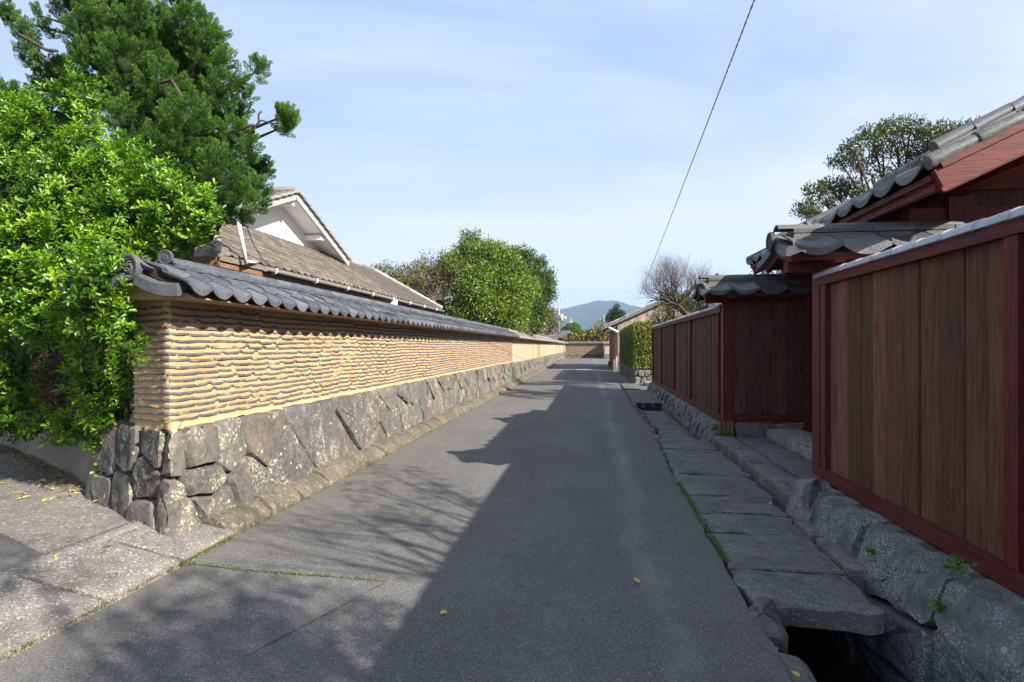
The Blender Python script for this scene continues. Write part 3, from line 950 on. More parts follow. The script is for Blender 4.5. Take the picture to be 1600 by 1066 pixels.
for i in range(14):
    L = random.choice((0.20, 0.26, 0.285, 0.29, 0.30, 0.31))
    kick = random.choice((0.006, 0.012, 0.018, 0.024)) if i % 5 > 1 else 0.0
    pr = course_profile(L, kick, random.uniform(0.001, 0.005))
    m_ = course_mb([(x - L / 2, z) for x, z in pr])
    # local +x must run with the path while +y points outward: mirror x
    m_.v = [(-x, y_, z) for (x, y_, z) in m_.v]
    m_.f = [f[::-1] for f in m_.f]
    variants.append((L, m_, m_.mesh('embedded_tile', M['coursetile'], True, (0, 0, 0), 40)))
near, far_ = [], MB()
for c in range(NC):
    z = Z0 + c * ZP - 0.008
    t = random.uniform(-0.2, 0.0)
    ph = random.uniform(0, 6)
    while t < pp.len - 0.05:
        L, vm, me = random.choice(variants)
        dz = random.gauss(0, 0.0020) + 0.006 * math.sin(t * 2.1) + 0.004 * math.sin(t * 5.3 + 1)
        a, b = t, t + L
        if b > 0.03 and a < S0 + 0.06:
            a2_, b2_ = max(0.0, a), b
            n = 10; pr = []
            for i in range(n + 1):
                s_ = a2_ + (b2_ - a2_) * i / n
                hump = 0.010 * math.exp(-((s_ - S0 + 0.07) / 0.05) ** 2)
                pr.append((s_, z + dz + hump - 0.004 * math.sin(math.pi * i / n)))
            m_ = course_mb(pr, wf=lambda x, zz_, o: pp.w(x, zz_, o))
            near.append((0, m_, None))
        elif b > S0:
            near.append((a, (L, vm, me), (a + L / 2, z + dz, random.gauss(0, 0.003), random.gauss(0, 0.007))))
        t = b + random.choice((0.0, 0.0, 0.004, 0.02))
near.sort(key=lambda e: e[0])
for i, (key, v, plc) in enumerate(near):
    if plc is None:
        build('embedded_tile', v, M['coursetile'], wall, True, centre(v), 40)
        continue
    s_, z, dout, tilt = plc
    (x, y), tg, n_ = pp.frame(s_)
    loc = (x + n_[0] * dout, y + n_[1] * dout, z)
    ang = math.atan2(n_[1], n_[0]) - math.pi / 2
    if i < 296:
        o = put('embedded_tile', v[2], loc, ang, wall); o.rotation_euler = (0, tilt, ang)
    else:
        far_.add(v[1], Matrix.Translation(loc) @ Matrix.Rotation(ang, 4, 'Z') @ Matrix.Rotation(tilt, 4, 'Y'))
build('embedded_tiles', far_, M['coursetile'], wall, True, angle=40, stuff=True)

# stone base: battered rubble, drawn from seeds; the near ones follow the photograph
def smap(path, top=0.95, batter=0.10):
    def f(s_, z, o): return path.w(s_, z, o - batter * max(0.0, z) / top)
    return f
def sub(px, py):
    """wall coordinate of a photo point on the road face of the base"""
    p = at(px, py, X=-3.26); best = sp.s[-1] - (END_Y - p.y); return (best, p.z)
near_seeds = [sub(*q) for q in ((324, 700), (362, 692), (412, 676), (485, 655), (556, 640), (322, 754), (382, 758), (450, 730), (530, 712), (316, 795), (340, 800), (583, 650), (590, 690), (302, 812))]
near_seeds = [q for q in near_seeds if q[0] > 1.84] + [(1.70, 0.76), (1.68, 0.33), (1.28, 0.80), (1.20, 0.50), (1.24, 0.17), (0.84, 0.72), (0.80, 0.30), (0.40, 0.62), (0.40, 0.22)]
smax = max(q[0] for q in near_seeds)
seeds = list(near_seeds); x = smax + 0.25
while x < sp.len - 0.1:
    w_ = random.uniform(0.34, 0.72)
    kind = random.random()
    if kind < 0.42: seeds.append((x + w_ * 0.25, random.uniform(0.42, 0.58))); x += w_ * 0.62
    else:
        seeds.append((x + random.gauss(0, 0.05), random.uniform(0.68, 0.80)))
        seeds.append((x + w_ * 0.3 + random.gauss(0, 0.05), random.uniform(0.20, 0.34)))
        if random.random() < 0.35: seeds.append((x + w_ * 0.75, random.uniform(0.42, 0.6)))
        x += w_
polys = voronoi(seeds, (0.05, -0.05), (sp.len, 0.93))
lay_stones(polys, smap(sp), wall, M['stone_sun'], 260, gap=0.010, bulge=0.028, depth=0.16, rough=0.011)
mb = MB()
ts = list(np.linspace(0.0, sp.len, 120))
mb.grid([[sp.w(t, z, -0.115 - 0.10 * max(0, z) / 0.95) for z in (-0.1, 0.5, 0.90)] + [sp.w(t, 0.915, -0.4)] for t in ts])
build('packing', mb, M['mortar'], wall)
mb = MB()
ts = list(np.arange(0.55, sp.len, 0.10))
mb.grid([[sp.w(t, 0.915 + random.gauss(0, 0.01), -0.12), sp.w(t, 0.93 + random.gauss(0, 0.012), -0.155), sp.w(t, 0.985, -0.19)] for t in ts])
build('mud_skirt', mb, M['mud'], wall, True)

# tiled coping
def coping(root, fr, L, he, ze, hr, zr, pitch, mt, x0=0.0, rows=2, amp=0.045, lip=0.05, limit=300, ridge_w=0.19, noshi=2, noshi_h=0.034, cap_r=0.085,
           ridge_x0=None, ridge_x1=None, noshi_L=0.27, cap_L=0.27, back=True, mtile=None, mcap=None, sag=None, bedmat='mud', rise=None, bed_in=0.12):
    slope = math.atan2(zr - ze, he - hr); run = math.hypot(zr - ze, he - hr)
    mtile = mtile or mt; mcap = mcap or mt
    vs = [pantile_mb(pitch, run / rows + 0.05, slope, lip, amp, front=True) for _ in range(2)]
    up = [pantile_mb(pitch, run / rows + 0.02, slope, 0.0, amp, front=True) for _ in range(1)]
    me = [v.mesh('eave_tile', mtile, True, (0, 0, 0), 38) for v in vs]; meu = [v.mesh('roof_tile', mtile, True, (0, 0, 0), 38) for v in up]
    n = int(round((L - x0) / pitch)); rest = MB(); cnt = 0
    for side in ((1, -1) if back else (1,)):
        for i in range(n):
            x = x0 + (i + 0.5) * pitch
            for r in range(rows):
                v0 = run / rows * r
                y_ = he - v0 * math.cos(slope); z_ = ze + v0 * math.sin(slope) + 0.012 * r + (rise(x) if rise else 0)
                lw = (x, side * y_, z_ + random.gauss(0, 0.004))
                an = fr.a + (0 if side > 0 else math.pi)
                if side > 0 and cnt < limit:
                    o = put('eave_tile' if r == 0 else 'roof_tile', (me[i % 2] if r == 0 else meu[0]), fr.w(*lw), an + random.gauss(0, 0.014), root); cnt += 1
                else:
                    rest.add(vs[0] if r == 0 else up[0], Matrix.Translation(fr.w(*lw)) @ Matrix.Rotation(an, 4, 'Z'))
    if rest.v: build('coping_tiles', rest, mtile, root, True, angle=38, stuff=True)
    # bed under the tiles and the mud that shows below the ridge
    b = MB()
    q = [(he - 0.06, ze - 0.035), (hr, zr - 0.03), (hr - 0.015, zr + 0.045), (-(hr - 0.015), zr + 0.045), (-hr, zr - 0.03), (-(he - 0.06), ze - 0.035)]
    b.grid([[fr.w(x, a_, c_) for (a_, c_) in q] for x in (x0 + 0.02, L - bed_in)], closed=True)
    b.face(*range(6)); b.face(*[6 + i for i in range(5, -1, -1)])
    build('mud_bed', b, M[bedmat], root)
    rx0 = x0 if ridge_x0 is None else ridge_x0; rx1 = L if ridge_x1 is None else ridge_x1
    z_ = zr + 0.03
    rest = MB(); cn = 0
    for k_ in range(noshi):
        wd = ridge_w * (1.0 - 0.13 * k_) * 2
        sm = slab_mb(noshi_L - 0.004, wd, noshi_h, 0.008); sme = sm.mesh('ridge_course_tile', mcap, False)
        x = rx0
        while x < rx1 - 0.03:
            j = random.gauss(0, 0.0025)
            if cn < 200: put('ridge_course_tile', sme, fr.w(x, j, z_), fr.a + random.gauss(0, 0.003), root); cn += 1
            else: rest.add(sm, Matrix.Translation(fr.w(x, j, z_)) @ Matrix.Rotation(fr.a, 4, 'Z'))
            x += noshi_L
        z_ += noshi_h + 0.010
    bm_ = barrel_mb(cap_L + 0.012, cap_r, 0.62); bme = bm_.mesh('ridge_cap_tile', mcap, True, (0, 0, 0), 40)
    x = rx0
    while x < rx1 - 0.03:
        put('ridge_cap_tile', bme, fr.w(x, random.gauss(0, 0.002), z_ - 0.008), fr.a, root)
        x += cap_L
    if rest.v: build('ridge_course_tiles', rest, mcap, root, stuff=True)
    return z_
# local x runs towards -Y for a frame whose outward is +X; start at the far end so that x grows towards the camera
fr = frame_out((-3.60, END_Y, 0), (1, 0))
LW = END_Y - 3.98
coping(wall, fr, LW, 0.575, 2.012, 0.185, 2.185, 0.262, M['tile_blue'], rows=2, amp=0.040, lip=0.045, limit=160, ridge_w=0.135, noshi=2, noshi_h=0.04,
       cap_r=0.095, ridge_x1=END_Y - 4.42, rise=lambda x: 0.035 * math.exp(-(LW - x) / 0.7))
# the low end of the ridge: a round cap with a swirl disc, and the verge tiles
m_ = barrel_mb(0.42, 0.10, 0.9, 10); o = put('ridge_end_tile', m_.mesh('ridge_end_tile', M['tile_blue'], True, (0, 0, 0), 40), (-3.56, 4.01, 2.195), math.pi / 2, wall)
m_ = disc_mb(0.108, 0.05); o = put('swirl_disc', m_.mesh('swirl_disc', M['tile_dark'], True, (0, 0, 0), 40), (-3.565, 4.03, 2.215), math.pi / 2 - 0.25, wall)
m_ = disc_mb(0.066, 0.03); o = put('ridge_start_tile', m_.mesh('ridge_start_tile', M['tile_blue'], True, (0, 0, 0), 40), (-3.60, 4.43, 2.36), math.pi / 2, wall)
for sx in (1, -1):
    mb = MB()
    a = Vector((-3.575 + sx * 0.05, 3.985, 2.165)); b = Vector((-3.60 + sx * 0.46, 3.965, 2.045))
    P = []
    for t in np.linspace(0, 1, 7):
        p = a.lerp(b, t); p.z -= 0.02 * math.sin(math.pi * t) - 0.025 * t ** 3
        P.append([p + Vector((0, 0, -0.085)), p + Vector((0, -0.004, 0.0)), p + Vector((0, 0.03, 0.022)), p + Vector((0, 0.15, 0.018)), p + Vector((0, 0.15, -0.02)), p + Vector((0, 0.025, -0.085))])
    if sx > 0: P = P[::-1]
    mb.grid(P, closed=True); mb.face(*range(5, -1, -1)); mb.face(*[36 + i for i in range(6)])
    build('verge_tile', mb, M['tile_blue'], wall, True, angle=35)

# ================================================================ PLAIN PLASTER WALL BEYOND
pw = thing('plaster_wall', 'smooth ochre plaster wall with darker repair strips beyond the tile-banded wall', 'wall', (-3.5, 50, 0))
PW1 = 78.0
mb = MB(); mb.box((-3.85, END_Y + 0.01, 0.5), (-3.42, PW1, 2.0)); build('plaster_panel', mb, M['plaster'], pw)
for y0, y1, out in ((24.41, 24.75, 0.012), (33.6, 34.0, 0.008), (36.6, 38.3, 0.015), (38.32, 38.6, 0.02), (57.5, 58.3, 0.012), (62.5, 63.5, 0.012)):
    mb = MB(); mb.box((-3.5, y0, 0.82), (-3.42 + out, y1, 1.97)); build('repair_strip', mb, M['plaster_dark'], pw)
sp2 = Path([(-3.24, END_Y - 0.02), (-3.24, 50), (-3.24, PW1)], 0.2)
seeds = []; x = 0.2
while x < sp2.len - 0.2:
    w_ = random.uniform(0.45, 0.9)
    if random.random() < 0.35: seeds.append((x + w_ * 0.25, random.uniform(0.4, 0.5))); x += w_ * 0.7
    else:
        seeds.append((x, random.uniform(0.6, 0.72))); seeds.append((x + w_ * 0.4, random.uniform(0.2, 0.3))); x += w_
lay_stones(voronoi(seeds, (0, -0.05), (sp2.len, 0.87)), smap(sp2, 0.9), pw, M['stone_sun'], 90, gap=0.012, bulge=0.025, depth=0.16, rough=0.012)
mb = MB(); mb.box((-3.8, END_Y, -0.1), (-3.39, PW1, 0.83)); build('packing', mb, M['mortar'], pw)
fr = frame_out((-3.62, PW1, 0), (1, 0))
coping(pw, fr, 22.0, 0.56, 1.97, 0.17, 2.13, 0.29, M['tile_old'], rows=2, amp=0.045, limit=0, ridge_w=0.14, noshi=1, cap_r=0.10, cap_L=0.5, noshi_L=0.5)
fr = frame_out((-3.62, PW1 - 22.0, 0), (1, 0))
coping(pw, fr, PW1 - 22 - END_Y - 0.05, 0.57, 1.99, 0.17, 2.18, 0.29, M['tile_old'], rows=2, amp=0.045, limit=0, ridge_w=0.14, noshi=2, cap_r=0.10, cap_L=0.5, noshi_L=0.5)

# ================================================================ END WALL ACROSS THE ROAD
ew = thing('end_wall', 'brown tile-and-mud wall closing the far end of the road', 'wall', (-0.8, 78.6, 0))
mb = MB(); mb.box((-4.2, 78.5, 0.0), (1.72, 79.0, 1.95)); build('mud_core', mb, M['mud_grey'], ew)
mb = MB()
for c in range(15):
    x = -4.1 + random.uniform(0, 0.3)
    while x < 1.6:
        L = random.uniform(0.22, 0.36); z = 0.62 + c * 0.085 + random.gauss(0, 0.008)
        mb.box((x, 78.465, z), (min(1.7, x + L - 0.03), 78.52, z + 0.026)); x += L
build('embedded_tiles', mb, M['coursetile'], ew, stuff=True)
sp3 = Path([(1.75, 78.3), (0, 78.3), (-4.2, 78.3)], 0.2)
seeds = []
for i in range(16):
    seeds += [(i * 0.37 + random.gauss(0, 0.07), random.uniform(0.10, 0.2)), (i * 0.37 + 0.15 + random.gauss(0, 0.07), random.uniform(0.36, 0.5))]
def m3(s_, z, o): return (1.75 - s_, 78.3 - o + 0.12 * z, z)
lay_stones(voronoi(seeds, (0, -0.05), (5.9, 0.58)), m3, ew, M['stone_sun'], 60, flip=True, gap=0.012, bulge=0.06, depth=0.12, rough=0.012)
fr = frame_out((1.75, 78.75, 0), (0, -1))
coping(ew, fr, 6.0, 0.55, 1.96, 0.15, 2.12, 0.3, M['tile_blue'], rows=1, amp=0.06, limit=0, ridge_w=0.13, noshi=1, cap_r=0.09, cap_L=0.5, noshi_L=0.5)
sw = thing('side_wall', 'short pale ochre plaster wall at the right of the far tile-banded wall', 'wall', (2.2, 77, 0))
mb = MB(); mb.box((1.78, 74.0, 0.6), (2.2, 78.3, 1.95)); mb.box((1.78, 73.8, 0.6), (3.3, 74.0, 1.95)); build('plaster_panel', mb, M['plaster'], sw)
mb = MB(); mb.box((1.70, 73.72, -0.1), (3.3, 78.3, 0.6)); build('stone_base', mb, M['stone_sun'], sw)
mb = MB(); mb.box((1.5, 73.5, 1.95), (3.4, 78.3, 2.02)); mb.box((1.62, 73.6, 2.02), (3.3, 78.3, 2.15)); build('coping', mb, M['tile_old'], sw)

# ================================================================ HOUSE BEHIND THE LEFT WALL
hs = thing('house', 'house with white gable and brown-grey tiled roof behind the long mud wall', 'house', (-10, 16.8, 0.3))
EX, EZ, TX, TZ = -6.5, 3.26, -8.75, 4.66
Y0, Y1 = 9.3, 24.4
mb = MB()
v = [mb.vert(p) for p in ((EX, Y0, EZ - 0.05), (EX, Y1, EZ - 0.05), (TX, Y1 - 2.25, TZ - 0.05), (TX, Y0 + 2.25, TZ - 0.05), (-15, Y0, EZ - 0.05), (-15, Y1, EZ - 0.05), (-12.7, Y1 - 2.25, TZ - 0.05), (-12.7, Y0 + 2.25, TZ - 0.05))]
for q in ((0, 1, 2, 3), (1, 5, 6, 2), (4, 0, 3, 7), (5, 4, 7, 6), (3, 2, 6, 7)): mb.face(*[v[i] for i in q])
e = [mb.vert((mb.v[i][0], mb.v[i][1], EZ - 0.14)) for i in (0, 1, 5, 4)]
for a, b in ((0, 1), (1, 2), (2, 3), (3, 0)):
    o_ = (v[0], v[1], v[5], v[4]); mb.face(o_[a], e[a], e[b], o_[b])
mb.face(*e)
roof = build('roof', mb, M['tile_house'], hs)
sl = math.atan2(TZ - EZ, EX - TX); RL = math.hypot(TZ - EZ, EX - TX)
pit, rowL = 0.30, RL / 11
tm = pantile_mb(pit, rowL + 0.05, sl, 0.03, 0.034, 6, 0.022, lift=0.034); tme = tm.mesh('tile', M['tile_house'], True, (0, 0, 0), 38)
cand = []
for i in range(int((Y1 - Y0) / pit)):
    y = Y0 + (i + 0.5) * pit
    for r in range(11):
        q = RL * r / 11 * math.cos(sl)
        if y < Y0 + q + 0.1 or y > Y1 - q - 0.1: continue
        cand.append((y, EX - q, EZ + RL * r / 11 * math.sin(sl) - 0.02 + random.gauss(0, 0.003)))
cand.sort(key=lambda c: abs(c[0] - 12.5))
rest = MB()
for i, (y, x, z) in enumerate(cand):
    if i < 296: put('tile', tme, (x, y, z), -math.pi / 2 + random.gauss(0, 0.008), roof)
    else: rest.add(tm, Matrix.Translation((x, y, z)) @ Matrix.Rotation(-math.pi / 2, 4, 'Z'))
build('tiles', rest, M['tile_house'], roof, True, angle=38, stuff=True)
for a, b in (((EX, Y1, EZ + 0.02), (TX, Y1 - 2.25, TZ + 0.05)), ((EX, Y0, EZ + 0.02), (TX, Y0 + 2.25, TZ + 0.05)), ((TX, Y1 - 2.25, TZ + 0.05), (TX, Y1 - 5.6, TZ + 0.03))):
    a = Vector(a); b = Vector(b); n = int((b - a).length / 0.33)
    for k in range(n):
        p, q = a.lerp(b, k / n), a.lerp(b, (k + 1.08) / n)
        mb = MB(); mb.tube([p, p + (q - p) * 0.1, q], [0.095, 0.10, 0.08], 8)
        build('hip_tile', mb, M['tile_old'], roof, True, centre(mb), 40)
# gable roof over the white gable
RY, RZ, HW, GB = 15.0, 5.92, 3.38, 4.56
GX, FX = -8.85, -8.18
mb = MB(); k = (RZ - GB) / HW
for s_ in (-1, 1):
    a = [(FX, RY, RZ), (FX, RY + s_ * HW, GB), (-13, RY + s_ * HW, GB), (-13, RY, RZ)]
    b = [(x, y, z - 0.10) for (x, y, z) in a]
    i = [mb.vert(p) for p in a]; j = [mb.vert(p) for p in b]
    mb.face(*(i if s_ > 0 else i[::-1])); mb.face(*(j[::-1] if s_ > 0 else j))
    mb.face(i[0], j[0], j[1], i[1]); mb.face(i[1], j[1], j[2], i[2])
ur = build('upper_roof', mb, M['tile_house'], hs)
su = math.atan2(RZ - GB, HW); UL = math.hypot(RZ - GB, HW)
um = pantile_mb(0.30, UL / 12 + 0.05, su, 0.03, 0.034, 6, 0.022, lift=0.034); ume = um.mesh('tile', M['tile_house'], True, (0, 0, 0), 38)
for i in range(6):
    for r in range(12):
        q = UL * r / 12
        put('tile', ume, (FX - 0.15 - i * 0.3, RY - HW + q * math.cos(su), GB + q * math.sin(su) + 0.01), math.pi + random.gauss(0, 0.01), ur)
for i in range(12):
    mb = MB(); mb.tube([(FX + 0.02 - i * 0.34, RY, RZ + 0.05), (FX - 0.36 - i * 0.34, RY, RZ + 0.06)], [0.13, 0.11], 8)
    build('ridge_tile', mb, M['tile_old'], ur, True, centre(mb), 40)
for s_ in (-1, 1):                       # verge tiles and barge boards
    a = Vector((FX + 0.03, RY, RZ + 0.03)); b = Vector((FX + 0.03, RY + s_ * (HW + 0.12), GB - 0.02))
    for q in range(11):
        p0, p1 = a.lerp(b, q / 11), a.lerp(b, (q + 1.06) / 11)
        mb = MB(); mb.beam(p0 + Vector((0, 0, 0.0)), p1 + Vector((0, 0, 0.03)), 0.12, 0.07)
        build('verge_tile', mb, M['gutter'], ur, False, centre(mb))
    mb = MB(); mb.beam(a + Vector((-0.05, 0, -0.14)), b + Vector((-0.05, 0, -0.14)), 0.05, 0.17)
    build('barge_board', mb, M['greypaint'], hs)
    mb = MB(); v = [mb.vert(p) for p in ((FX - 0.06, RY, RZ - 0.112), (FX - 0.06, RY + s_ * HW, GB - 0.112), (GX, RY + s_ * HW, GB - 0.112), (GX, RY, RZ - 0.112))]
    mb.face(*v); build('soffit', mb, M['white'], hs)
    for f_ in (0.52,):
        y = RY + s_ * HW * f_; z = RZ - (RZ - GB) * f_ - 0.23
        mb = MB(); mb.box((GX, y - 0.07, z - 0.08), (FX - 0.10, y + 0.07, z + 0.08)); build('bracket', mb, M['whitepaint'], hs)
mb = MB(); mb.box((GX, RY - 0.07, RZ - 0.36), (FX - 0.10, RY + 0.07, RZ - 0.19)); build('bracket', mb, M['whitepaint'], hs)
mb = MB(); v = [mb.vert(p) for p in ((GX, RY - HW, GB - 0.1), (GX, RY + HW, GB - 0.1), (GX, RY, RZ - 0.1))]; mb.face(*v)
build('gable_wall', mb, M['white'], hs)
mb = MB(); mb.beam((GX + 0.06, RY - HW, GB + 0.04), (GX + 0.06, RY + HW - 0.2, GB + 0.04), 0.2, 0.09); build('flashing', mb, M['gutter'], hs)
mb = MB(); mb.box((-14.2, Y0 + 0.75, 0.3), (-7.3, Y1 - 0.75, EZ - 0.03)); build('wall', mb, M['dark_wood'], hs)
for y in (11.6, 14.2, 17.0, 19.6, 22.4):
    mb = MB(); mb.box((-7.31, y, 1.2), (-7.26, y + 0.9, 2.9)); build('window', mb, M['brown_wood'], hs)
mb = MB(); mb.beam((EX - 0.06, Y0, EZ - 0.16), (EX - 0.06, Y1, EZ - 0.16), 0.04, 0.17); build('fascia', mb, M['brown_wood'], hs)
mb = MB(); mb.beam((EX - 0.1, Y0 + 0.02, EZ - 0.16), (-14.9, Y0 + 0.02, EZ - 0.16), 0.04, 0.17); build('fascia', mb, M['brown_wood'], hs)
mb = MB(); P = []
for y in (10.6, Y1 + 0.05):
    P.append([(EX + 0.06 + 0.065 * math.cos(a), y, EZ - 0.10 + 0.065 * math.sin(a)) for a in np.linspace(math.pi, 2 * math.pi, 9)])
mb.grid(P); mb.grid([[(p[0], p[1], p[2] + 0.004) for p in r][::-1] for r in P])
k = len(mb.v); [mb.vert(p) for p in P[0]]; mb.face(*[k + i for i in range(9)])
gut_ = build('gutter', mb, M['gutter'], hs, True)
for y in np.arange(10.9, 24.3, 1.75):
    mb = MB(); mb.tube([(EX + 0.06 + 0.075 * math.cos(a), y, EZ - 0.10 + 0.085 * math.sin(a)) for a in np.linspace(math.pi * 0.9, 2.15 * math.pi, 8)], 0.016, 5)
    build('bracket', mb, M['whitepaint'], gut_, True, centre(mb))
mb = MB(); mb.box((EX - 0.02, 18.0, EZ - 0.34), (EX + 0.14, 18.2, EZ - 0.12)); mb.tube([(EX + 0.06, 18.1, EZ - 0.3), (EX - 0.2, 18.1, EZ - 0.5), (EX - 0.7, 18.1, EZ - 0.6)], 0.05, 8)
build('downpipe', mb, M['whitepaint'], hs, True, angle=40)
mb = MB(); mb.tube([at(371, 338, X=-6.35), at(385, 412, X=-6.35)], 0.035, 8); mb.tube([at(384, 408, X=-6.35), at(400, 411, X=-6.5)], 0.03, 8)
build('pole', mb, M['whitepaint'], hs, True)
mb = MB(); mb.tube([at(385, 352, X=-6.4), at(395, 380, X=-6.5), at(410, 405, X=-6.45), at(418, 412, X=-6.4)], 0.009, 5); build('wire', mb, M['cable'], hs)

# ================================================================ RIGHT: BOARD FENCES
def fence(name, label, y0, y1, posts, plank_w, board, z0=0.32, z1=2.27, post_w=0.105, facing=-1, loc_extra=0, ncap=True):
    root = thing(name, label, 'fence', (2.25, (y0 + y1) / 2, z0))
    X = 2.2
    mb = MB(); mb.box((X - 0.012, y0, z0), (X + 0.13, y1, z0 + 0.105)); build('bottom_rail', mb, M['redy'], root)
    mb = MB(); mb.box((X - 0.015, y0, z1 - 0.085), (X + 0.13, y1, z1 - 0.002)); build('top_rail', mb, M['redy'], root)
    for p in posts:
        mb = MB(); mb.box((X - 0.002, p - post_w / 2, z0 + 0.107), (X + 0.11, p + post_w / 2, z1 - 0.087)); build('post', mb, M['red'], root, False, centre(mb))
    ps = sorted(posts)
    for a, b in zip(ps[:-1], ps[1:]):
        y = a + post_w / 2 + 0.002; end = b - post_w / 2 - 0.002
        while y < end - 0.01:
            w_ = min(random.uniform(*plank_w), end - y)
            if end - y - w_ < 0.07: w_ = end - y
            d = random.uniform(0.0, 0.014); mb = MB()
            ta, tb = random.uniform(0, 0.004), random.uniform(0, 0.004)
            pr = [(X + 0.047 + d + ta, y + 0.002), (X + 0.040 + d + ta, y + 0.008), (X + 0.034 + d, y + w_ * 0.3), (X + 0.033 + d, y + w_ * 0.55), (X + 0.036 + d, y + w_ * 0.8), (X + 0.041 + d + tb, y + w_ - 0.007), (X + 0.047 + d + tb, y + w_ - 0.002), (X + 0.070, y + w_ - 0.001), (X + 0.070, y + 0.001)]
            mb.grid([[(px_, py_, z) for (px_, py_) in pr] for z in (z0 + 0.106, z1 - 0.086)], closed=True)
            mb.f = [f[::-1] for f in mb.f]
            build('plank', mb, board, root, False, centre(mb))
            y += w_
    bm_ = barrel_mb(0.312, 0.085, 0.75, 8, taper=0.09); me = bm_.mesh('cap_tile', M['tile_cap'], True, (0, 0, 0), 40)
    y = y0
    while y < y1 - 0.05:
        put('cap_tile', me, (X + 0.055, y, z1 - 0.004), math.pi / 2 + random.gauss(0, 0.008), root); y += 0.295
    return root
nf = fence('board_fence', 'tall brown board fence in red frame close by, on big rough stones over the drain', -2.0, 5.86, (5.80, 3.34, 0.88, -1.58), (0.17, 0.26), M['plank'])
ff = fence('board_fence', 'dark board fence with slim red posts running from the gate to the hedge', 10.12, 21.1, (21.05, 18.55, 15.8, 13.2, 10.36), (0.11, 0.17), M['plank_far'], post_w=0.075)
# nail heads on the near boards
mb = MB()
for y in np.arange(0.95, 5.7, 0.115):
    for z in (0.62 + random.gauss(0, 0.01), 1.25 + random.gauss(0, 0.012), 1.95 + random.gauss(0, 0.015)):
        if random.random() < 0.75: mb.box((2.2345, y - 0.0022, z - 0.0022), (2.24, y + 0.0022, z + 0.0022))
build('nails', mb, M['gutter'], nf, stuff=True)
def lay_base(root, path, seeds, zlo, zhi, mat, bat, gap=0.012, bulge=0.06, rough=0.022):
    def f(s_, z, o): return path.w(s_, z, o - (bat * z if z > 0 else -0.04 * z))
    lay_stones(voronoi(seeds, (0, zlo), (path.len, zhi)), f, root, mat, 300, gap=gap, bulge=bulge, depth=0.2, rough=rough)
rp = Path([(1.92, 5.92), (1.97, 2), (1.97, -2.0)], 0.3)
def rs(y, z): return (5.92 - y, z)
seeds = [rs(y_ + random.gauss(0, 0.05), z_ + random.gauss(0, 0.03)) for y_ in (5.62, 4.88, 4.02, 3.02, 1.95, 0.9, -0.2, -1.3) for z_ in (0.11, -0.27, -0.64)]
lay_base(nf, rp, seeds, -0.8, 0.315, M['stone_shade'], 0.36, 0.019, 0.030, 0.012)
mb = MB(); mb.box((2.14, -2.0, -0.8), (2.44, 5.84, 0.30)); build('packing', mb, M['mortar'], nf)
rp2 = Path([(2.02, 21.1), (2.02, 15), (2.02, 10.02)], 0.3)
seeds = []; x = 0.15
while x < rp2.len:
    w_ = random.uniform(0.35, 0.6)
    seeds += [(x, random.uniform(0.14, 0.24)), (x + w_ * 0.5, random.uniform(-0.16, -0.04))]; x += w_
lay_base(ff, rp2, seeds, -0.8, 0.315, M['stone_shade'], 0.30, 0.014, 0.030, 0.012)
mb = MB(); mb.box((2.17, 10.2, -0.8), (2.44, 21.1, 0.31)); build('packing', mb, M['mortar'], ff)

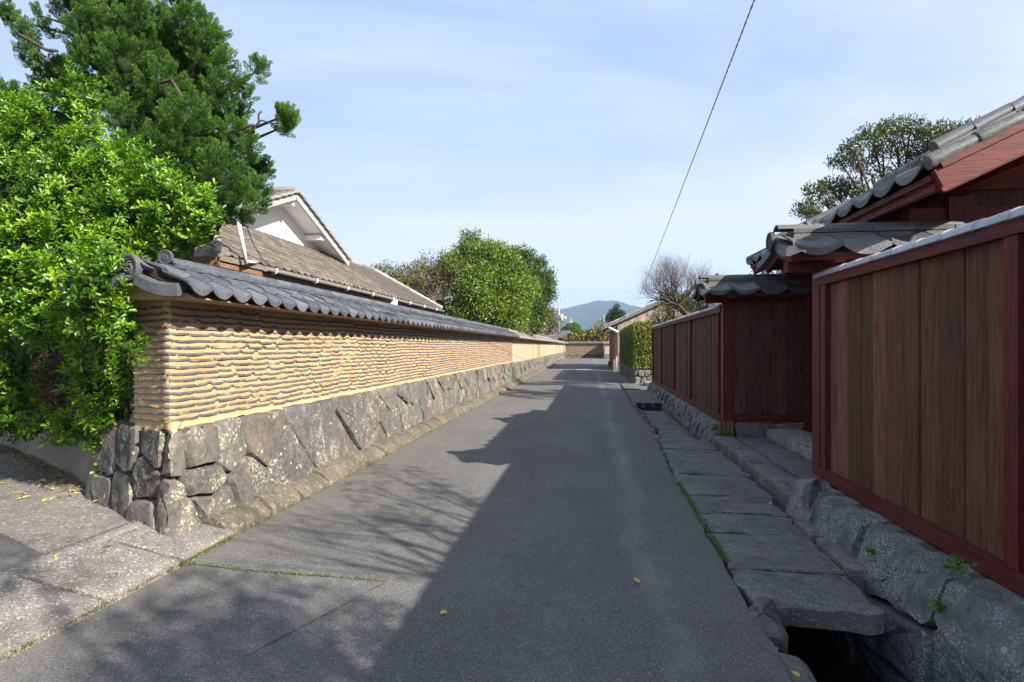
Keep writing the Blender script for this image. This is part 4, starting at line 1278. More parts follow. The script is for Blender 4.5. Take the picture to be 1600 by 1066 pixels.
# wing walls of the gate, each with its own little tiled roof
def wing(label, yc, coped_front):
    root = thing('wing_wall', label, 'wall', (3.3, yc, 0.1))
    y = yc
    mb = MB(); mb.box((2.20, y - 0.085, 0.325), (2.36, y + 0.085, 2.40)); build('post', mb, M['red'], root)
    mb = MB(); mb.box((2.36, y - 0.06, 0.33), (5.3, y + 0.06, 0.46)); build('bottom_rail', mb, M['redx'], root)
    mb = MB(); mb.box((1.92, y - 0.065, 2.33), (5.3, y + 0.065, 2.45)); build('top_beam', mb, M['redx'], root)
    x = 2.362
    while x < 5.29:
        w_ = min(random.uniform(0.2, 0.28), 5.3 - x); d = random.uniform(0, 0.01)
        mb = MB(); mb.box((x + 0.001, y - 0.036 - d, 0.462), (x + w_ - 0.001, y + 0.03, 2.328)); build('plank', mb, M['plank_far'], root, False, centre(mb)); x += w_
    fr = frame_out((5.2, y, 0), (0, -1))          # local x runs to -X
    L = 5.2 - 1.83
    z_ = coping(root, fr, L, 0.46, 2.49, 0.15, 2.62, 0.42, M['tile_gate'], rows=1, amp=0.055, lip=0.06, limit=40, ridge_w=0.12, noshi=2, noshi_h=0.045, cap_r=0.085, ridge_x1=L - 0.32, noshi_L=0.36, cap_L=0.42, bedmat='bed_grey')
    m_ = barrel_mb(0.44, 0.085, 0.9, 10); put('ridge_end_tile', m_.mesh('ridge_end_tile', M['tile_gate'], True, (0, 0, 0), 40), (1.79, y, 2.63), 0, root)
    m_ = disc_mb(0.098, 0.04); o = put('swirl_disc', m_.mesh('swirl_disc', M['tile_gate'], True, (0, 0, 0), 40), (1.80, y, 2.64), 0, root)
    m_ = disc_mb(0.082, 0.035); o = put('swirl_disc', m_.mesh('swirl_disc', M['tile_gate'], True, (0, 0, 0), 40), (2.135, y, 2.755), 0, root)
    for s_ in (-1, 1):
        mb = MB(); P = []
        a = Vector((1.80, y + s_ * 0.05, 2.62)); b = Vector((1.775, y + s_ * 0.47, 2.495))
        for t in np.linspace(0, 1, 6):
            p = a.lerp(b, t); p.z -= 0.02 * math.sin(math.pi * t)
            P.append([p + Vector((0, 0, -0.07)), p + Vector((0, 0, 0.0)), p + Vector((0.03, 0, 0.025)), p + Vector((0.16, 0, 0.02)), p + Vector((0.16, 0, -0.02)), p + Vector((0.03, 0, -0.07))])
        if s_ < 0: P = P[::-1]
        mb.grid(P, closed=True); mb.face(*range(5, -1, -1)); mb.face(*[30 + i for i in range(6)])
        build('verge_tile', mb, M['tile_gate'], root, True, angle=35)
        mb = MB(); mb.beam((1.87, y, 2.545), (1.87, y + s_ * 0.40, 2.435), 0.05, 0.115); build('barge_board', mb, M['redx'], root)
        mb = MB(); mb.beam((1.88, y + s_ * 0.35, 2.43), (5.2, y + s_ * 0.35, 2.43), 0.05, 0.055); build('eave_batten', mb, M['redx'], root)
    for x in (2.28, 3.1, 3.9, 4.7):
        mb = MB(); mb.box((x - 0.045, y - 0.36, 2.375), (x + 0.045, y + 0.36, 2.445)); build('bracket', mb, M['redx'], root)
    seeds = [(i * 0.45 + random.gauss(0, 0.08), random.uniform(0.0, 0.2)) for i in range(8)]
    def f(s_, z, o): return (2.28 + s_, y - 0.07 - o, z)
    lay_stones(voronoi(seeds, (0.0, -0.2), (3.0, 0.32)), f, root, M['stone_shade'], 60, gap=0.008, bulge=0.04, depth=0.12, rough=0.015)
    return root
w1 = wing('gate wing wall hidden behind the near board fence except for its little tiled roof', 5.98, 1)
w2 = wing('dark board wing wall facing down the road, with thick red corner post and tiled roof', 10.02, 1)
mb = MB()                                           # mossy foot of the corner post
for k in range(4):
    mb.tube([(2.14 + k * 0.066, 9.90, -0.02), (2.145 + k * 0.064, 9.905, 0.15), (2.15 + k * 0.062, 9.91, 0.34)], [0.040, 0.036, 0.034], 7)
build('post_foot', mb, mat_plain('mossy_foot', (0.08, 0.07, 0.025), (0.17, 0.14, 0.06), 12, 0.9, 0.8, 0.02), w2, True)

# the gate itself
gt = thing('gatehouse', 'red timber gatehouse with overhanging grey tiled roof set back behind the board fences', 'gate', (4.7, 7.7, 0.2))
GE, GZ, GRX, GRZ, GY0, GY1 = 2.70, 3.05, 4.85, 4.08, 5.0, 10.45
gs = math.atan2(GRZ - GZ, GRX - GE); GL = math.hypot(GRZ - GZ, GRX - GE)
mb = MB(); v = [mb.vert(p) for p in ((GE + 0.05, GY0 + 0.08, GZ - 0.05), (GE + 0.05, GY1 - 0.08, GZ - 0.05), (GRX, GY1 - 0.08, GRZ - 0.05), (GRX, GY0 + 0.08, GRZ - 0.05), (2 * GRX - GE, GY0 + 0.08, GZ - 0.05), (2 * GRX - GE, GY1 - 0.08, GZ - 0.05))]
lo = [mb.vert((mb.v[i][0], mb.v[i][1], mb.v[i][2] - 0.05)) for i in v]
mb.face(v[0], v[1], v[2], v[3]); mb.face(v[3], v[2], v[5], v[4]); mb.face(lo[3], lo[2], lo[1], lo[0]); mb.face(lo[4], lo[5], lo[2], lo[3])
mb.face(v[0], v[3], lo[3], lo[0]); mb.face(v[3], v[4], lo[4], lo[3]); mb.face(v[1], lo[1], lo[2], v[2]); mb.face(v[2], lo[2], lo[5], v[5]); mb.face(v[0], lo[0], lo[1], v[1]); mb.face(v[4], v[5], lo[5], lo[4])
groof = build('roof', mb, M['redx'], gt)
NR = 8
t1 = pantile_mb(0.41, GL / NR + 0.05, gs, 0.055, 0.055, 12); t1e = t1.mesh('eave_tile', M['tile_gate'], True, (0, 0, 0), 38)
t2 = pantile_mb(0.41, GL / NR + 0.05, gs, 0.012, 0.055, 10, lift=0.03); t2e = t2.mesh('tile', M['tile_gate'], True, (0, 0, 0), 38)
for i in range(13):
    y = GY0 + 0.12 + (i + 0.5) * 0.41
    for r in range(NR):
        q = GL * r / NR
        put('eave_tile' if r == 0 else 'tile', t1e if r == 0 else t2e, (GE + q * math.cos(gs), y, GZ + q * math.sin(gs) + random.gauss(0, 0.003)), math.pi / 2 + random.gauss(0, 0.006), groof)
rest = MB()
for i in range(13):
    for r in range(NR): rest.add(t2, Matrix.Translation((2 * GRX - GE - GL * r / NR * math.cos(gs), GY0 + 0.12 + (i + 0.5) * 0.41, GZ + GL * r / NR * math.sin(gs))) @ Matrix.Rotation(-math.pi / 2, 4, 'Z'))
build('tiles', rest, M['tile_gate'], groof, True, angle=38, stuff=True)
def slope_pt(x, y, dz=0.0): return Vector((x, y, GZ + (x - GE) * math.tan(gs) + dz))
for yv, far in ((GY0 + 0.06, 0), (GY1 - 0.04, 1)):              # verge tiles, barge boards
    n = 6
    for k in range(n):
        a = slope_pt(GE + 0.02 + (GRX - GE) * k / n, yv, 0.035 + 0.0); b = slope_pt(GE + 0.02 + (GRX - GE) * (k + 1.06) / n, yv, 0.035)
        mb = MB(); mb.tube([a, a + (b - a) * 0.06, b], [0.064, 0.068, 0.052], 9); build('verge_tile', mb, M['tile_gate'], groof, True, centre(mb), 40)
        mb = MB(); mb.beam(a + Vector((0.02, 0.20 * (1 if not far else -1), 0.055)), b + Vector((0, 0.20 * (1 if not far else -1), 0.055)), 0.16, 0.035); build('verge_tile', mb, M['tile_gate'], groof, False, centre(mb))
    for sgn in (1,):
        a = slope_pt(GE + 0.10, yv, -0.16); b = slope_pt(GRX, yv, -0.16)
        mb = MB(); mb.beam(a, b, 0.055, 0.20); build('barge_board', mb, M['redx'], gt)
        mb = MB(); mb.beam(a + Vector((0, -0.014, 0.125)), b + Vector((0, -0.014, 0.125)), 0.07, 0.055); build('barge_board', mb, M['redx'], gt)
        mb = MB(); mb.beam(a + Vector((0.01, -0.03, -0.075)), b + Vector((0.01, -0.03, -0.075)), 0.02, 0.035); build('barge_board', mb, M['redx'], gt)
    mb = MB(); mb.beam(Vector((2 * GRX - GE - 0.1, yv, GZ - 0.16)), Vector((GRX, yv, GRZ - 0.16)), 0.055, 0.20); build('barge_board', mb, M['redx'], gt)
for yv in (GY0 + 0.52, GY1 - 0.5):                             # descending ridges
    n = 6
    for k in range(n):
        a = slope_pt(GE + 0.32 + (GRX - GE - 0.32) * k / n, yv, 0.10); b = slope_pt(GE + 0.32 + (GRX - GE - 0.32) * (k + 1.05) / n, yv, 0.115)
        mb = MB(); mb.beam(a, b, 0.16, 0.045); build('ridge_course_tile', mb, M['tile_gate'], groof, False, centre(mb))
        mb = MB(); mb.tube([a + Vector((0, 0, 0.06)), b + Vector((0, 0, 0.06))], [0.064, 0.055], 9); build('ridge_cap_tile', mb, M['tile_dark'], groof, True, centre(mb), 40)
for k, (w_, z) in enumerate(((0.34, GRZ + 0.04), (0.30, GRZ + 0.10), (0.26, GRZ + 0.16))):
    n = 16
    for q in range(n):
        y = GY0 + 0.1 + (GY1 - GY0 - 0.2) * q / n; mb = MB(); mb.box((GRX - w_ / 2, y, z), (GRX + w_ / 2, y + 0.325, z + 0.05)); build('ridge_course_tile', mb, M['tile_gate'], groof, False, centre(mb))
for q in range(16):
    y = GY0 + 0.1 + (GY1 - GY0 - 0.2) * q / 16; mb = MB(); mb.tube([(GRX, y, GRZ + 0.23), (GRX, y + 0.34, GRZ + 0.23)], [0.11, 0.10], 9); build('ridge_cap_tile', mb, M['tile_gate'], groof, True, centre(mb), 40)
mb = MB(); mb.beam((GE + 0.12, GY0 + 0.1, GZ - 0.12), (GE + 0.12, GY1 - 0.1, GZ - 0.12), 0.05, 0.10); build('eave_board', mb, M['redy'], gt)
for y in np.arange(GY0 + 0.5, GY1 - 0.3, 0.42):
    mb = MB(); mb.beam(slope_pt(GE + 0.10, y, -0.16), slope_pt(GRX, y, -0.16), 0.075, 0.09); build('rafter', mb, M['redx'], gt)
for x, z in ((3.55, 3.18), (4.85, 3.75)):
    mb = MB(); mb.box((x - 0.08, GY0 + 0.12, z - 0.1), (x + 0.08, GY1 - 0.12, z + 0.07)); build('purlin', mb, M['redy'], gt)
for y in (6.15, 9.75):
    for x in (3.55, 4.85):
        mb = MB(); mb.box((x - 0.11, y - 0.11, 0.2), (x + 0.11, y + 0.11, 3.05 if x < 4 else 3.6)); build('post', mb, M['red'], gt)
    mb = MB(); mb.box((3.1, y - 0.075, 2.72), (6.4, y + 0.075, 2.95)); build('tie_beam', mb, M['redx'], gt)
    mb = MB(); mb.box((3.3, y - 0.06, 3.12), (6.3, y + 0.06, 3.28)); build('tie_beam', mb, M['redx'], gt)
y = 6.27
while y < 9.6:
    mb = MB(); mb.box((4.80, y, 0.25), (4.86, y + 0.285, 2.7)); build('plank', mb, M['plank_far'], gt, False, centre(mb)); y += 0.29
for y in (5.1, 5.38):
    pass
mb = MB(); v = [mb.vert(p) for p in ((3.3, 6.15, 2.95), (6.4, 6.15, 2.95), (4.85, 6.15, 3.9))]; mb.face(*v); build('gable_board', mb, M['plank_far'], gt)

# paving in front of the gate, the slabs over the drain, kerb stones
pv = put('entrance_paving', None, (2.6, 7.8, 0.05)); pv['kind'] = 'structure'
def rough_block(name, x0, x1, y0, y1, z0, z1, mat, parent, jit=0.012, n=(6, 8), edge=0.02, skew=0.0, sag=0.0):
    m_ = MB(); nx, ny = n; rows = []
    for i in range(nx + 1):
        row = []
        for j in range(ny + 1):
            t, s_ = i / nx, j / ny
            x = x0 + (x1 - x0) * t + skew * s_; y = y0 + (y1 - y0) * s_
            b = i in (0, nx) or j in (0, ny)
            row.append((x + (random.gauss(0, jit) if i in (0, nx) else 0), y + (random.gauss(0, jit) if j in (0, ny) else 0), z1 - (edge + random.gauss(0, edge * 0.3) if b else 0) + random.gauss(0, 0.0025)))
        rows.append(row)
    m_.grid(rows)
    nn = ny + 1
    ring = [(0, j) for j in range(nn)] + [(i, ny) for i in range(1, nx + 1)] + [(nx, j) for j in range(ny - 1, -1, -1)] + [(i, 0) for i in range(nx - 1, 0, -1)]
    k = len(m_.v)
    for lv, (dz, ex) in enumerate(((0.45, 1.0), (1.0, 0.6))):
        for (i, j) in ring:
            p = rows[i][j]; m_.vert((p[0] + random.gauss(0, jit * 0.8), p[1] + random.gauss(0, jit * 0.8), z1 - edge - (z1 - edge - z0) * dz))
    L_ = len(ring)
    for a in range(L_):
        b = (a + 1) % L_
        m_.face(ring[a][0] * nn + ring[a][1], ring[b][0] * nn + ring[b][1], k + b, k + a)
        m_.face(k + a, k + b, k + L_ + b, k + L_ + a)
    m_.face(*[k + L_ + a for a in range(L_ - 1, -1, -1)])
    m_.f = [f[::-1] for f in m_.f]
    return build(name, m_, mat, parent, True, centre(m_), 48)
for y0, y1 in ((5.45, 6.5), (6.51, 7.75), (7.765, 8.9), (8.91, 9.86)):
    rough_block('edging_stone', 2.0, 2.36, y0, y1, -0.3, 0.115 + random.gauss(0, 0.006), M['path'], pv, 0.016, edge=0.03)
for x0, x1 in ((2.37, 2.86), (2.87, 4.8)):
    for y0, y1 in ((5.45, 7.0), (7.01, 8.45), (8.46, 9.86)):
        rough_block('paving_stone', x0, x1, y0, y1, -0.1, 0.11 + random.gauss(0, 0.004), M['path'], pv, 0.008, edge=0.01)
st = put('granite_step', None, (3.2, 8, 0.2)); st['kind'] = 'structure'
for y0, y1 in ((6.3, 8.05), (8.06, 9.80)):
    rough_block('step_stone', 2.84, 3.35, y0, y1, 0.08, 0.285, M['step'], st, 0.014, edge=0.028)
dp = put('footpath', None, (1.45, 7, 0)); dp['kind'] = 'structure'
edges = [3.675, 4.28, 5.10, 5.68, 6.36, 7.37, 8.08, 9.19, 10.16]
for i, (y0, y1) in enumerate(zip(edges[:-1], edges[1:])):
    ym = (y0 + y1) / 2
    xl = float(np.interp(ym, [3.6, 7, 10.2], [0.985, 1.01, 1.15])); xr = float(np.interp(ym, [3.6, 5, 8, 10], [1.74, 1.80, 1.97, 1.99]))
    rough_block('paving_slab', xl, xr, y0 + 0.011, y1 - 0.011, -0.125, 0.004 + random.gauss(0, 0.005), M['path'], dp, 0.013, (7, 7), 0.014)
for y0, y1 in ((4.3, 5.0), (5.02, 5.43)):
    rough_block('edging_stone', 1.80, 1.98, y0, y1, -0.2, 0.045, M['path'], dp, 0.01, (4, 6), 0.02, 0.02)
rough_block('paving_slab', 1.17, 2.0, 10.25, 12.9, -0.3, -0.13, M['path'], dp, 0.01, (5, 10), 0.01)
rough_block('paving_slab', 1.17, 2.0, 12.92, 15.75, -0.3, -0.135, M['path'], dp, 0.01, (5, 10), 0.01)
rough_block('paving_slab', 1.19, 2.02, 16.42, 18.6, -0.14, 0.012, M['path'], dp, 0.015, (6, 8), 0.02)
rough_block('paving_slab', 1.20, 2.06, 18.62, 21.4, -0.14, 0.006, M['path'], dp, 0.012, (6, 8), 0.015)
rough_block('paving_slab', 1.24, 4.2, 21.42, 24.3, -0.1, 0.05, M['path'], dp, 0.015, (8, 8), 0.02)
rough_block('paving_slab', 1.26, 1.95, 24.32, 30.0, -0.1, -0.01, M['path'], dp, 0.02, (6, 14), 0.02)
rough_block('paving_slab', 1.28, 2.0, 30.02, 37.0, -0.1, -0.012, M['path'], dp, 0.02, (6, 14), 0.02)
rough_block('paving_slab', 1.40, 2.4, 37.02, 73.0, -0.1, -0.012, M['path'], dp, 0.02, (4, 24), 0.02)
rough_block('stepping_stone', 2.12, 3.2, 22.6, 23.6, 0.0, 0.22, M['step'], dp, 0.03, (6, 6), 0.05)
ks = put('drain_kerb', None, (1.05, 8, -0.1)); ks['kind'] = 'structure'
def boulder(c, r, mat, parent, name='kerb_stone', seed=0):
    m_ = MB(); n, k_ = 10, 7
    ph = [random.uniform(0, 6.28) for _ in range(6)]
    rows = []
    for i in range(k_ + 1):
        th = math.pi * i / k_; row = []
        for j in range(n):
            a = 2 * math.pi * j / n
            f = 1 + 0.13 * math.sin(2 * a + ph[0]) + 0.09 * math.sin(3 * a + ph[1] + th) + 0.07 * math.sin(3 * th + ph[2]) + random.gauss(0, 0.025)
            cx_, cy_, cz_ = math.sin(th) * math.cos(a), math.sin(th) * math.sin(a), math.cos(th)
            sq = lambda q: math.copysign(abs(q) ** 0.62, q)
            row.append((c[0] + sq(cx_) * r[0] * f, c[1] + sq(cy_) * r[1] * f, c[2] + sq(cz_) * r[2] * f))
        rows.append(row)
    m_.grid(rows, closed=True); m_.f = [f[::-1] for f in m_.f]
    return build(name, m_, mat, parent, True, centre(m_), 60)
y = 1.2
while y < 3.72:
    L = random.uniform(0.34, 0.5)
    boulder((1.0 + random.gauss(0, 0.02), y + L / 2, -0.20), (0.13 + random.uniform(0, 0.03), L / 2 + 0.01, 0.195), M['boulder'], ks); y += L
y = 1.0
while y < 10.2:
    L = random.uniform(0.4, 0.6); boulder((1.06, y + L / 2, -0.52), (0.13, L / 2, 0.24), M['boulder'], ks); y += L
y = 10.2
while y < 16.3:
    L = random.uniform(0.22, 0.42)
    boulder((1.13 + random.gauss(0, 0.03), y + L / 2, -0.08), (0.09, L / 2, 0.095), M['boulder'], ks); y += L
boulder((2.06, 5.52, 0.12), (0.12, 0.14, 0.24), M['stone_shade'], nf, 'stone')

# ================================================================ HEDGE, BARN, BARE TREE (RIGHT, FURTHER ON)
hb = thing('hedge', 'square clipped green hedge with yellowing leaves on a low stone base past the dark fence', 'hedge', (2.6, 29, 0.5))
HX0, HX1, HY0, HY1, HZ = 1.80, 3.0, 24.6, 36.2, 2.62
def faces_pts(n, zlo, zhi):
    P, D = [], []
    areas = [(HY1 - HY0) * (zhi - zlo), (HX1 - HX0) * (zhi - zlo), (HX1 - HX0) * (HY1 - HY0)]
    for k, A in enumerate(areas):
        m_ = int(n * A / sum(areas)) if k != 1 else int(n * A / sum(areas) * 2.2)
        a, b = rng.random(m_), rng.random(m_)
        d = -np.abs(rng.normal(size=m_)) * 0.07 + 0.03 * np.sin(a * 60) * np.sin(b * 9)
        if k == 0: P.append(np.stack([HX0 - d, HY0 + a * (HY1 - HY0), zlo + b * (zhi - zlo)], 1)); D.append(np.tile([-1, 0, 0.2], (m_, 1)))
        elif k == 1: P.append(np.stack([HX0 + a * (HX1 - HX0), HY0 - d, zlo + b * (zhi - zlo)], 1)); D.append(np.tile([0, -1, 0.2], (m_, 1)))
        else: P.append(np.stack([HX0 + a * (HX1 - HX0), HY0 + b * (HY1 - HY0), zhi + d], 1)); D.append(np.tile([0, 0, 1.0], (m_, 1)))
    P = np.concatenate(P); D = np.concatenate(D).astype(float)
    # round the shoulders
    o = np.clip(P[:, 2] - (zhi - 0.25), 0, 1); P[:, 0] = np.where(P[:, 0] < HX0 + 0.2, P[:, 0] + o ** 2 * 1.6, P[:, 0]); P[:, 1] = np.where(P[:, 1] < HY0 + 0.2, P[:, 1] + o ** 2 * 1.6, P[:, 1])
    return P, D
P, D = faces_pts(26000, 0.66, HZ)
ML_hedge = mat_leaf('hedge_leaf', [(0.0, (0.040, 0.080, 0.012)), (0.55, (0.105, 0.170, 0.022)), (0.80, (0.19, 0.23, 0.035)), (1.0, (0.40, 0.33, 0.07))], 0.28, 0.4)
kk = rng.random(len(P)); kk = np.where((D[:, 1] < -0.5) & (rng.random(len(P)) < 0.35), 0.8 + 0.2 * rng.random(len(P)), kk * 0.85)
ax = D * 0.5 + unit(len(P)); leaf_mesh('foliage', P, ax, D + 0.6 * unit(len(P)), 0.075, 0.045, ML_hedge, hb, rnd=kk)
mb = MB(); mb.box((HX0 + 0.13, HY0 + 0.13, 0.6), (HX1 - 0.1, HY1 - 0.1, HZ - 0.22)); build('inner_filler', mb, mat_plain('hedge_inside', (0.012, 0.018, 0.006), (0.03, 0.035, 0.012), 20), hb)  # dark solid box filling the inside of the hedge
sp4 = Path([(1.86, 36.4), (1.86, 24.62), (4.2, 24.62)], 0.08)
seeds = []; x = 0.2
while x < sp4.len:
    w_ = random.uniform(0.25, 0.42); seeds += [(x, random.uniform(0.4, 0.5)), (x + w_ * 0.5, random.uniform(0.12, 0.22))]; x += w_
lay_stones(voronoi(seeds, (0, -0.05), (sp4.len, 0.60)), lambda s_, z, o: sp4.w(s_, z, -o * -1.0 * 1.0 - 0.08 * z), hb, M['boulder'], 100, flip=False, gap=0.01, bulge=0.05, depth=0.12, rough=0.014)
mb = MB(); mb.box((1.97, 24.75, -0.1), (4.2, 36.4, 0.58)); build('packing', mb, M['soil'], hb)

bn = thing('barn', 'weathered grey board barn with low gable and pale gutter pipe beyond the hedge', 'barn', (4.8, 42, 0))
BY = 38.0
bx0, bz0 = 1.62, 2.95; bxr, bzr = 5.6, 4.95
mb = MB()
x = 1.75
def btop(x): return bz0 + 0.08 + (min(x, 2 * bxr - x) - 1.3) / (bxr - 1.3) * (bzr - bz0) - 0.10
while x < 9.2:
    w_ = 0.22; mb = MB()
    a, b = x + 0.006, x + w_ - 0.006; d = random.uniform(0, 0.02)
    v = [mb.vert(p) for p in ((a, BY - d, 0.6), (b, BY - d, 0.6), (b, BY - d, btop(b)), (a, BY - d, btop(a)), (a, BY + 0.05, 0.6), (b, BY + 0.05, 0.6), (b, BY + 0.05, btop(b)), (a, BY + 0.05, btop(a)))]
    mb.face(v[0], v[1], v[2], v[3]); mb.face(v[0], v[3], v[7], v[4]); mb.face(v[1], v[5], v[6], v[2])
    build('plank', mb, M['grey_wood'], bn, False, centre(mb)); x += w_
mb = MB(); mb.box((1.72, BY + 0.06, 0.0), (9.3, 47, 2.95)); build('wall', mb, M['dark_wood'], bn)
mb = MB()
for s_ in (0, 1):
    P = [(0.86, bz0 - 0.10), (bxr, bzr + 0.06)] if s_ == 0 else [(bxr, bzr + 0.06), (10.4, bz0 - 0.1)]
    for (x0_, z0_), (x1_, z1_) in ((P[0], P[1]),):
        mb.face(*[mb.vert(p) for p in ((x0_, BY - 0.45, z0_), (x1_, BY - 0.45, z1_), (x1_, 47.4, z1_), (x0_, 47.4, z0_))])
        mb.face(*[mb.vert(p) for p in ((x0_, BY - 0.45, z0_ - 0.13), (x0_, 47.4, z0_ - 0.13), (x1_, 47.4, z1_ - 0.13), (x1_, BY - 0.45, z1_ - 0.13))])
        mb.face(*[mb.vert(p) for p in ((x0_, BY - 0.45, z0_), (x0_, BY - 0.45, z0_ - 0.13), (x1_, BY - 0.45, z1_ - 0.13), (x1_, BY - 0.45, z1_))])
        mb.face(*[mb.vert(p) for p in ((x0_, BY - 0.45, z0_), (x0_, 47.4, z0_), (x0_, 47.4, z0_ - 0.13), (x0_, BY - 0.45, z0_ - 0.13))])
build('roof', mb, M['tile_old'], bn)
for k in range(14):
    a = Vector((0.86, BY - 0.47, bz0 - 0.05)).lerp(Vector((bxr, BY - 0.47, bzr + 0.11)), k / 14); b = Vector((0.86, BY - 0.47, bz0 - 0.05)).lerp(Vector((bxr, BY - 0.47, bzr + 0.11)), (k + 1.05) / 14)
    mb = MB(); mb.tube([a, b], [0.085, 0.07], 7); build('verge_tile', mb, M['tile_old'], bn, True, centre(mb), 40)
mb = MB(); mb.tube([(0.98, BY - 0.3, 2.93), (1.2, BY - 0.32, 2.80), (1.78, BY - 0.25, 2.52)], 0.06, 8); build('gutter_pipe', mb, M['whitepaint'], bn, True)
mb = MB(); mb.box((1.50, BY - 0.1, 0.0), (1.74, BY + 9, 2.75)); build('side_wall', mb, mat_wood('red_brown_board', (0.06, 0.022, 0.016), (0.10, 0.04, 0.03), 0.2), bn)
mb = MB(); mb.box((1.46, BY - 0.16, -0.02), (1.80, BY - 0.02, 0.75)); build('stone_base', mb, M['boulder'], bn)
mb = MB(); mb.tube([(1.63, 36.9, 0.0), (1.63, 36.9, 0.95)], 0.035, 6)
tag(build('grey_post', mb, M['concretepole'], None, True, (1.63, 36.9, 0)), 'short grey post standing by the barn corner', 'post')
mb = MB(); mb.box((1.34, 44.0, -0.02), (2.0, 45.6, 0.06)); mb.box((1.34, 44.0, 0.06), (1.44, 45.6, 0.42)); mb.box((1.44, 44.0, 0.34), (1.95, 45.6, 0.40))
tag(build('drain_cover', mb, M['slab'], None, False, (1.65, 44.8, 0)), 'pale concrete block lying at the road edge beyond the barn', 'block')
mb = MB(); pts = []
for k in range(10):
    a = 2 * math.pi * k / 10; pts.append(mb.vert((-0.45 + 0.6 * math.cos(a), 38.6 + 0.95 * math.sin(a), 0.0225)))
mb.face(*pts); o = build('manhole_patch', mb, mat_plain('pale_patch', (0.28, 0.28, 0.27), (0.34, 0.33, 0.32), 5)); o['kind'] = 'structure'

def bare_tree(name, label, base, height, seeds_d, rad, depth, mat, group=None, spread=0.55, up=0.12, length=None, kids=(2, 3), trunk_to=None, trunk_pts=None, ratio=0.74, leaf=None, wig=0.18, cat='tree', twig=None):
    root = thing(name, label, cat, base, group)
    mb = MB(); tips = []
    tp = [Vector(p) for p in (trunk_pts or [base, Vector(base) + Vector((0, 0, height))])]
    n = len(tp)
    mb.tube(tp, [rad * (1.25 - 0.4 * i / (n - 1)) for i in range(n)], 8)
    build('trunk', mb, mat, root, True)
    br = MB()
    for d in seeds_d:
        s_ = tp[-1] if len(d) == 3 else tp[d[3]]
        branch(br, s_, d[:3], length or height, rad * 0.62, depth, spread, up, tips, 5, ratio, kids, wig)
    build('branches', br, twig or mat, root, True, stuff=True)
    return root, tips
bt, _ = bare_tree('bare_tree', 'leafless round-headed tree with dense grey twigs above the far dark fence', (3.9, 20.8, 0.3), 2.6,
    [(-0.9, 0.1, 0.45), (-0.8, -0.4, 0.2), (-0.5, 0.4, 0.9), (0.1, 0.0, 1.0), (0.6, 0.3, 0.7), (0.8, -0.3, 0.5), (-0.6, -0.2, 0.8), (0.95, 0.2, 0.25), (-0.2, 0.3, 0.9), (0.4, -0.4, 0.8), (-1, 0, 0.12, 2), (0.7, 0.2, 0.6, 2), (1.0, -0.2, 0.3, 2), (0.9, 0.3, 0.7, 1), (0.9, 0, 0.9, 2), (1.0, 0.1, 0.7, 2), (0.6, 0.2, 1.0, 2), (0.9, -0.2, 1.0, 1), (1.0, 0.2, 0.55, 2), (0.45, 0.0, 1.0, 2), (-0.9, 0.1, 0.7), (-0.7, -0.2, 1.0), (-1.0, 0.2, 0.35), (-0.3, 0.0, 1.0), (-0.4, -0.5, 0.6)], 0.075, 6, M['bark_grey'],
    length=0.58, kids=(3, 3), trunk_pts=[(3.95, 20.8, 0.3), (3.9, 20.8, 1.6), (3.5, 20.75, 2.6), (3.05, 20.7, 3.05)], spread=0.5, up=0.16, ratio=0.76)

ML_dark = mat_leaf('camellia_leaf', [(0, (0.016, 0.034, 0.010)), (0.6, (0.040, 0.070, 0.018)), (1, (0.09, 0.12, 0.03))], 0.2, 0.35)
def leafy(name, label, cat, base, blobs, mat, n_per, L, W, trunk=None, tm_='bark', group=None, tn=6, tuft=0.16, up=0.35, shell=0.45, tr=0.09, limbs=True):
    root = thing(name, label, cat, base, group)
    P, D, K = blob_points(blobs, n_per, shell, tuft, tn)
    ax = D * 0.7 + unit(len(P)) * 0.8 + np.array([0, 0, up * 0.4]); nr = D + np.array([0, 0, 0.5]) + 0.5 * unit(len(P))
    leaf_mesh('crown', P, ax, nr, L * (0.7 + 0.6 * rng.random(len(P))), W * (0.7 + 0.6 * rng.random(len(P))), mat, root, rnd=K)
    mb = MB(); b = Vector(base)
    top = Vector(blobs[0][0]) if trunk is None else Vector(trunk)
    mb.tube([b, b.lerp(top, 0.35) + Vector((random.gauss(0, 0.05), random.gauss(0, 0.05), 0)), b.lerp(top, 0.7), top], [tr * 1.3, tr, tr * 0.8, tr * 0.5], 8)
    build('trunk', mb, M[tm_], root, True)
    if limbs:
        br = MB(); mid = b.lerp(top, 0.5)
        for (c, r) in blobs:
            c = Vector(c); s_ = b.lerp(top, random.uniform(0.35, 0.85)); q = s_.lerp(c, 0.5) + Vector((random.gauss(0, 0.08), random.gauss(0, 0.08), 0.1))
            br.tube([s_, q, c], [tr * 0.5, tr * 0.34, tr * 0.12], 5, cap=False)
        build('limbs', br, M[tm_], root, True)
    return root
def pxblob(px, py, r, Y, flat=1.0, deep=1.0):
    c = at(px, py, Y=Y); k = (Y * C_ - c.x * S_) / 889.0
    return (tuple(c), (r * k, r * k * deep, r * k * flat))
bl = [pxblob(1032, 492, 20, 22.3, 0.8), pxblob(1060, 484, 24, 22.4, 0.9), pxblob(1052, 470, 20, 22.6, 0.7), pxblob(1085, 472, 22, 22.7), pxblob(1088, 495, 18, 22.4), pxblob(1040, 500, 18, 22.2, 0.6), pxblob(1100, 480, 20, 22.8), pxblob(1040, 466, 12, 22.5)]
leafy('camellia', 'dark green bush with flat clipped tiers under the leafless tree', 'bush', (3.6, 22.4, 0.3), bl, ML_dark, 40, 0.075, 0.04, trunk=(3.0, 22.4, 2.6))

